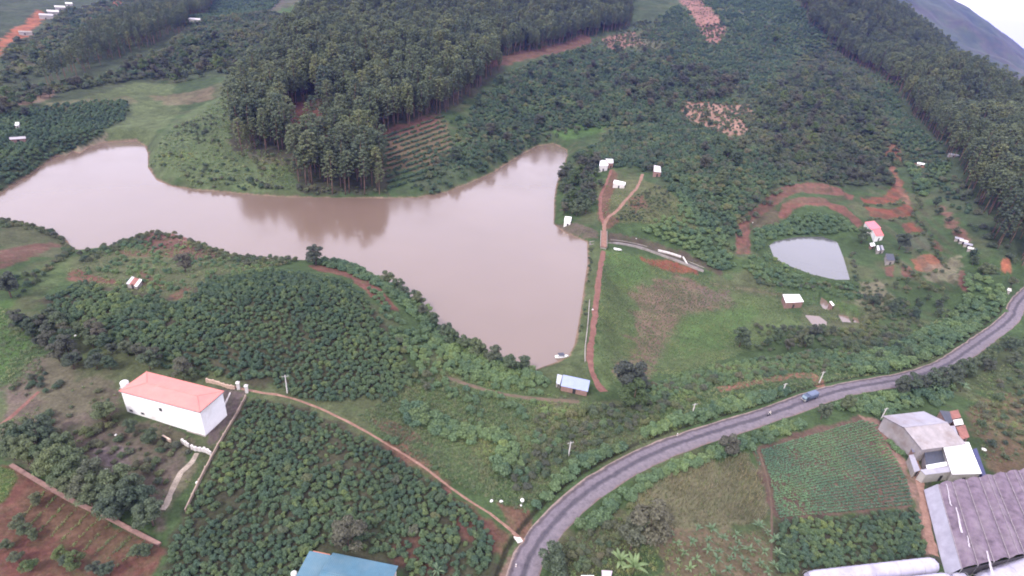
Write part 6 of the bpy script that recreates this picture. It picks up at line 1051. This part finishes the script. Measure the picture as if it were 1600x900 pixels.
# ------------------------------------------------------------------ plants: the 300 largest of a kind one by one, the rest as one mass
def visible(x, y, z, top):
    u, v, dz = project(np.stack([x, y, z + top], 1)); ok = (u > -5) & (u < 1605) & (v > -5) & (v < 915); t = np.linspace(.35, .985, 40)[None]
    X, Y, Z = x[:, None] * t, y[:, None] * t, CZ + (z + top - CZ)[:, None] * t; blk = (h(X, Y) > Z).any(1); return ok & ~blk, dz
def mass(name, label, cat, meshes, x, y, z, s, v):
    src = bpy.data.collections.new(name + '_kinds')
    for i, me in enumerate(meshes): o = bpy.data.objects.new('%s_kind_%02d' % (name, i), me); src.objects.link(o)
    me = bpy.data.meshes.new(name); me.vertices.add(len(x)); me.vertices.foreach_set('co', np.stack([x, y, z], 1).astype(np.float32).ravel()); g = np.random.default_rng(len(x))
    for nm, arr in (('sc', s), ('rz', g.uniform(0, 6.28, len(x)))): me.attributes.new(nm, 'FLOAT', 'POINT').data.foreach_set('value', np.asarray(arr, np.float32))
    me.attributes.new('kd', 'INT', 'POINT').data.foreach_set('value', np.asarray(v, np.int32)); me.update()
    ng = bpy.data.node_groups.new(name, 'GeometryNodeTree'); ng.interface.new_socket('Geometry', in_out='INPUT', socket_type='NodeSocketGeometry'); ng.interface.new_socket('Geometry', in_out='OUTPUT', socket_type='NodeSocketGeometry')
    N = ng.nodes; gi = N.new('NodeGroupInput'); go = N.new('NodeGroupOutput'); ip = N.new('GeometryNodeInstanceOnPoints'); ci = N.new('GeometryNodeCollectionInfo'); ci.inputs['Collection'].default_value = src; ci.inputs['Separate Children'].default_value = True; ci.inputs['Reset Children'].default_value = True
    def attr(nm, ty): a = N.new('GeometryNodeInputNamedAttribute'); a.data_type = ty; a.inputs['Name'].default_value = nm; return a.outputs['Attribute']
    cx = N.new('ShaderNodeCombineXYZ'); ng.links.new(attr('rz', 'FLOAT'), cx.inputs[2]); er = N.new('FunctionNodeEulerToRotation'); ng.links.new(cx.outputs[0], er.inputs[0])
    ng.links.new(gi.outputs[0], ip.inputs['Points']); ng.links.new(ci.outputs[0], ip.inputs['Instance']); ip.inputs['Pick Instance'].default_value = True
    ng.links.new(attr('kd', 'INT'), ip.inputs['Instance Index']); ng.links.new(er.outputs[0], ip.inputs['Rotation']); ng.links.new(attr('sc', 'FLOAT'), ip.inputs['Scale']); ng.links.new(ip.outputs[0], go.inputs[0])
    o = link(name, me); md = o.modifiers.new('plants', 'NODES'); md.node_group = ng; tag(o, label, cat, kind='stuff'); return o
def joined(pair):                                # trunk and crown in one mesh, for the mass
    t, c = pair; nt_, nc = len(t.vertices), len(c.vertices); V = np.zeros((nt_ + nc) * 3, np.float32); a = np.zeros(nt_ * 3, np.float32); t.vertices.foreach_get('co', a); b = np.zeros(nc * 3, np.float32); c.vertices.foreach_get('co', b)
    me = bpy.data.meshes.new('tree_kind'); F1 = [tuple(p.vertices) for p in t.polygons]; F2 = [tuple(i + nt_ for i in p.vertices) for p in c.polygons]; me.from_pydata(np.concatenate([a, b]).reshape(-1, 3).tolist(), [], F1 + F2)
    me.materials.append(t.materials[0]); me.materials.append(c.materials[0]); me.polygons.foreach_set('material_index', [0] * len(F1) + [1] * len(F2)); me.update(); return me
SPEC = {'coffee': ('coffee_bush', COFFEE, 1.6, 'coffee_plantation', 'mass of coffee bushes filling the near plantations', 'coffee bushes'), 'cfar': ('coffee_bush', COFFEE_FAR, 1.6, 'far_coffee_plantation', 'mass of coffee bushes covering the far hillsides', 'coffee bushes'),
 'pine': ('pine_tree', PINES, 22, 'pine_forest', 'dark pine forest covering the hills behind', 'pine forest'), 'tree': ('broadleaf_tree', TREES, 6, 'woodland', 'mass of small broadleaf trees', 'woodland'), 'scrub': ('shrub', SCRUBM, 2, 'scrub', 'mixed scrub covering the slopes', 'scrub'), 'leafy': ('leafy_shrub', LEAFY, 2, 'leafy_scrub', 'mass of light green bushes', 'scrub'),
 'weed': ('weed_tuft', WEEDS, .5, 'weeds', 'rough grass and weeds', 'weeds'), 'corn': ('corn_stalk', CORN, 1.4, 'dry_cornfield', 'dry yellowish corn stalks filling a field by the road', 'corn'), 'veg': ('vegetable', VEGM, .4, 'vegetable_crop', 'green vegetable rows on the field left of the barn', 'crop')}
REFS = {1: [((370, 690), 'beside the pale wall of the house yard'), ((300, 860), 'at the lower left beside the red field'), ((450, 660), 'at the upper end under the utility pole'), ((600, 730), 'along the narrow footpath'), ((720, 830), 'at the road end of the footpath'), ((540, 850), 'around the grey tree and blue roof'), ((480, 760), 'in the middle of the field'), ((640, 860), 'right of the blue roof')],
 11: [((540, 290), 'on the lake shore'), ((400, 230), 'above the grassy bay slope'), ((480, 220), 'around the red clearing'), ((620, 215), 'above the terraced rows'), ((560, 160), 'in the middle of the wood'), ((720, 150), 'at the right edge of the wood')]}
REFW = {k: [(hit([p])[0][:2], t) for p, t in v] for k, v in REFS.items()}
REFL = {1: 'coffee bush of the lower plantation ', 11: 'tall pine of the lakeside wood '}
def finer(zi, x_, y_):
    lb, c, g = ZLAB[zi]
    if zi in REFW: lb = REFL[zi] + min(REFW[zi], key=lambda r: (r[0][0] - x_) ** 2 + (r[0][1] - y_) ** 2)[1]
    return lb, c, g
for kind, parts in PLACE.items():
    x, y, s, v, zn = [np.concatenate([np.atleast_1d(p[i]) for p in parts]) for i in range(5)]; z = h(x, y) - (.05 if kind in ('weed', 'corn', 'veg') else .12)
    name, meshes, top, mname, mlabel, mcat = SPEC[kind]; ind = np.zeros(len(x), bool)
    if kind not in ('weed', 'corn', 'veg', 'cfar'):
        ok, dz = visible(x, y, z, top * s * .8); score = np.where(ok, s * top / dz, -1); k = min(300, int(ok.sum())); ind[np.argsort(-score)[:k]] = True
    rzs = np.random.default_rng(1).uniform(0, 6.28, len(x))
    for i in np.nonzero(ind)[0]:
        lab = finer(int(zn[i]), x[i], y[i])
        if isinstance(meshes[0], tuple):
            r_ = empty(name, (x[i], y[i], z[i]), rzs[i]); r_.scale = (s[i],) * 3; tag(r_, *lab)
            for nm, me in zip(('trunk', 'crown'), meshes[int(v[i])]): link(nm, me, r_)
        else:
            o = link(name, meshes[int(v[i])], None, (x[i], y[i], z[i]), rzs[i]); o.scale = (s[i], s[i], s[i] * (.85 + .3 * ((i * 37) % 10) / 10)); tag(o, *lab)
    r = ~ind
    if r.any(): mass(mname, mlabel, mcat, [joined(m) for m in meshes] if isinstance(meshes[0], tuple) else meshes, x[r], y[r], z[r], s[r], v[r])
    print('PLANTS', kind, len(x), int(ind.sum()))
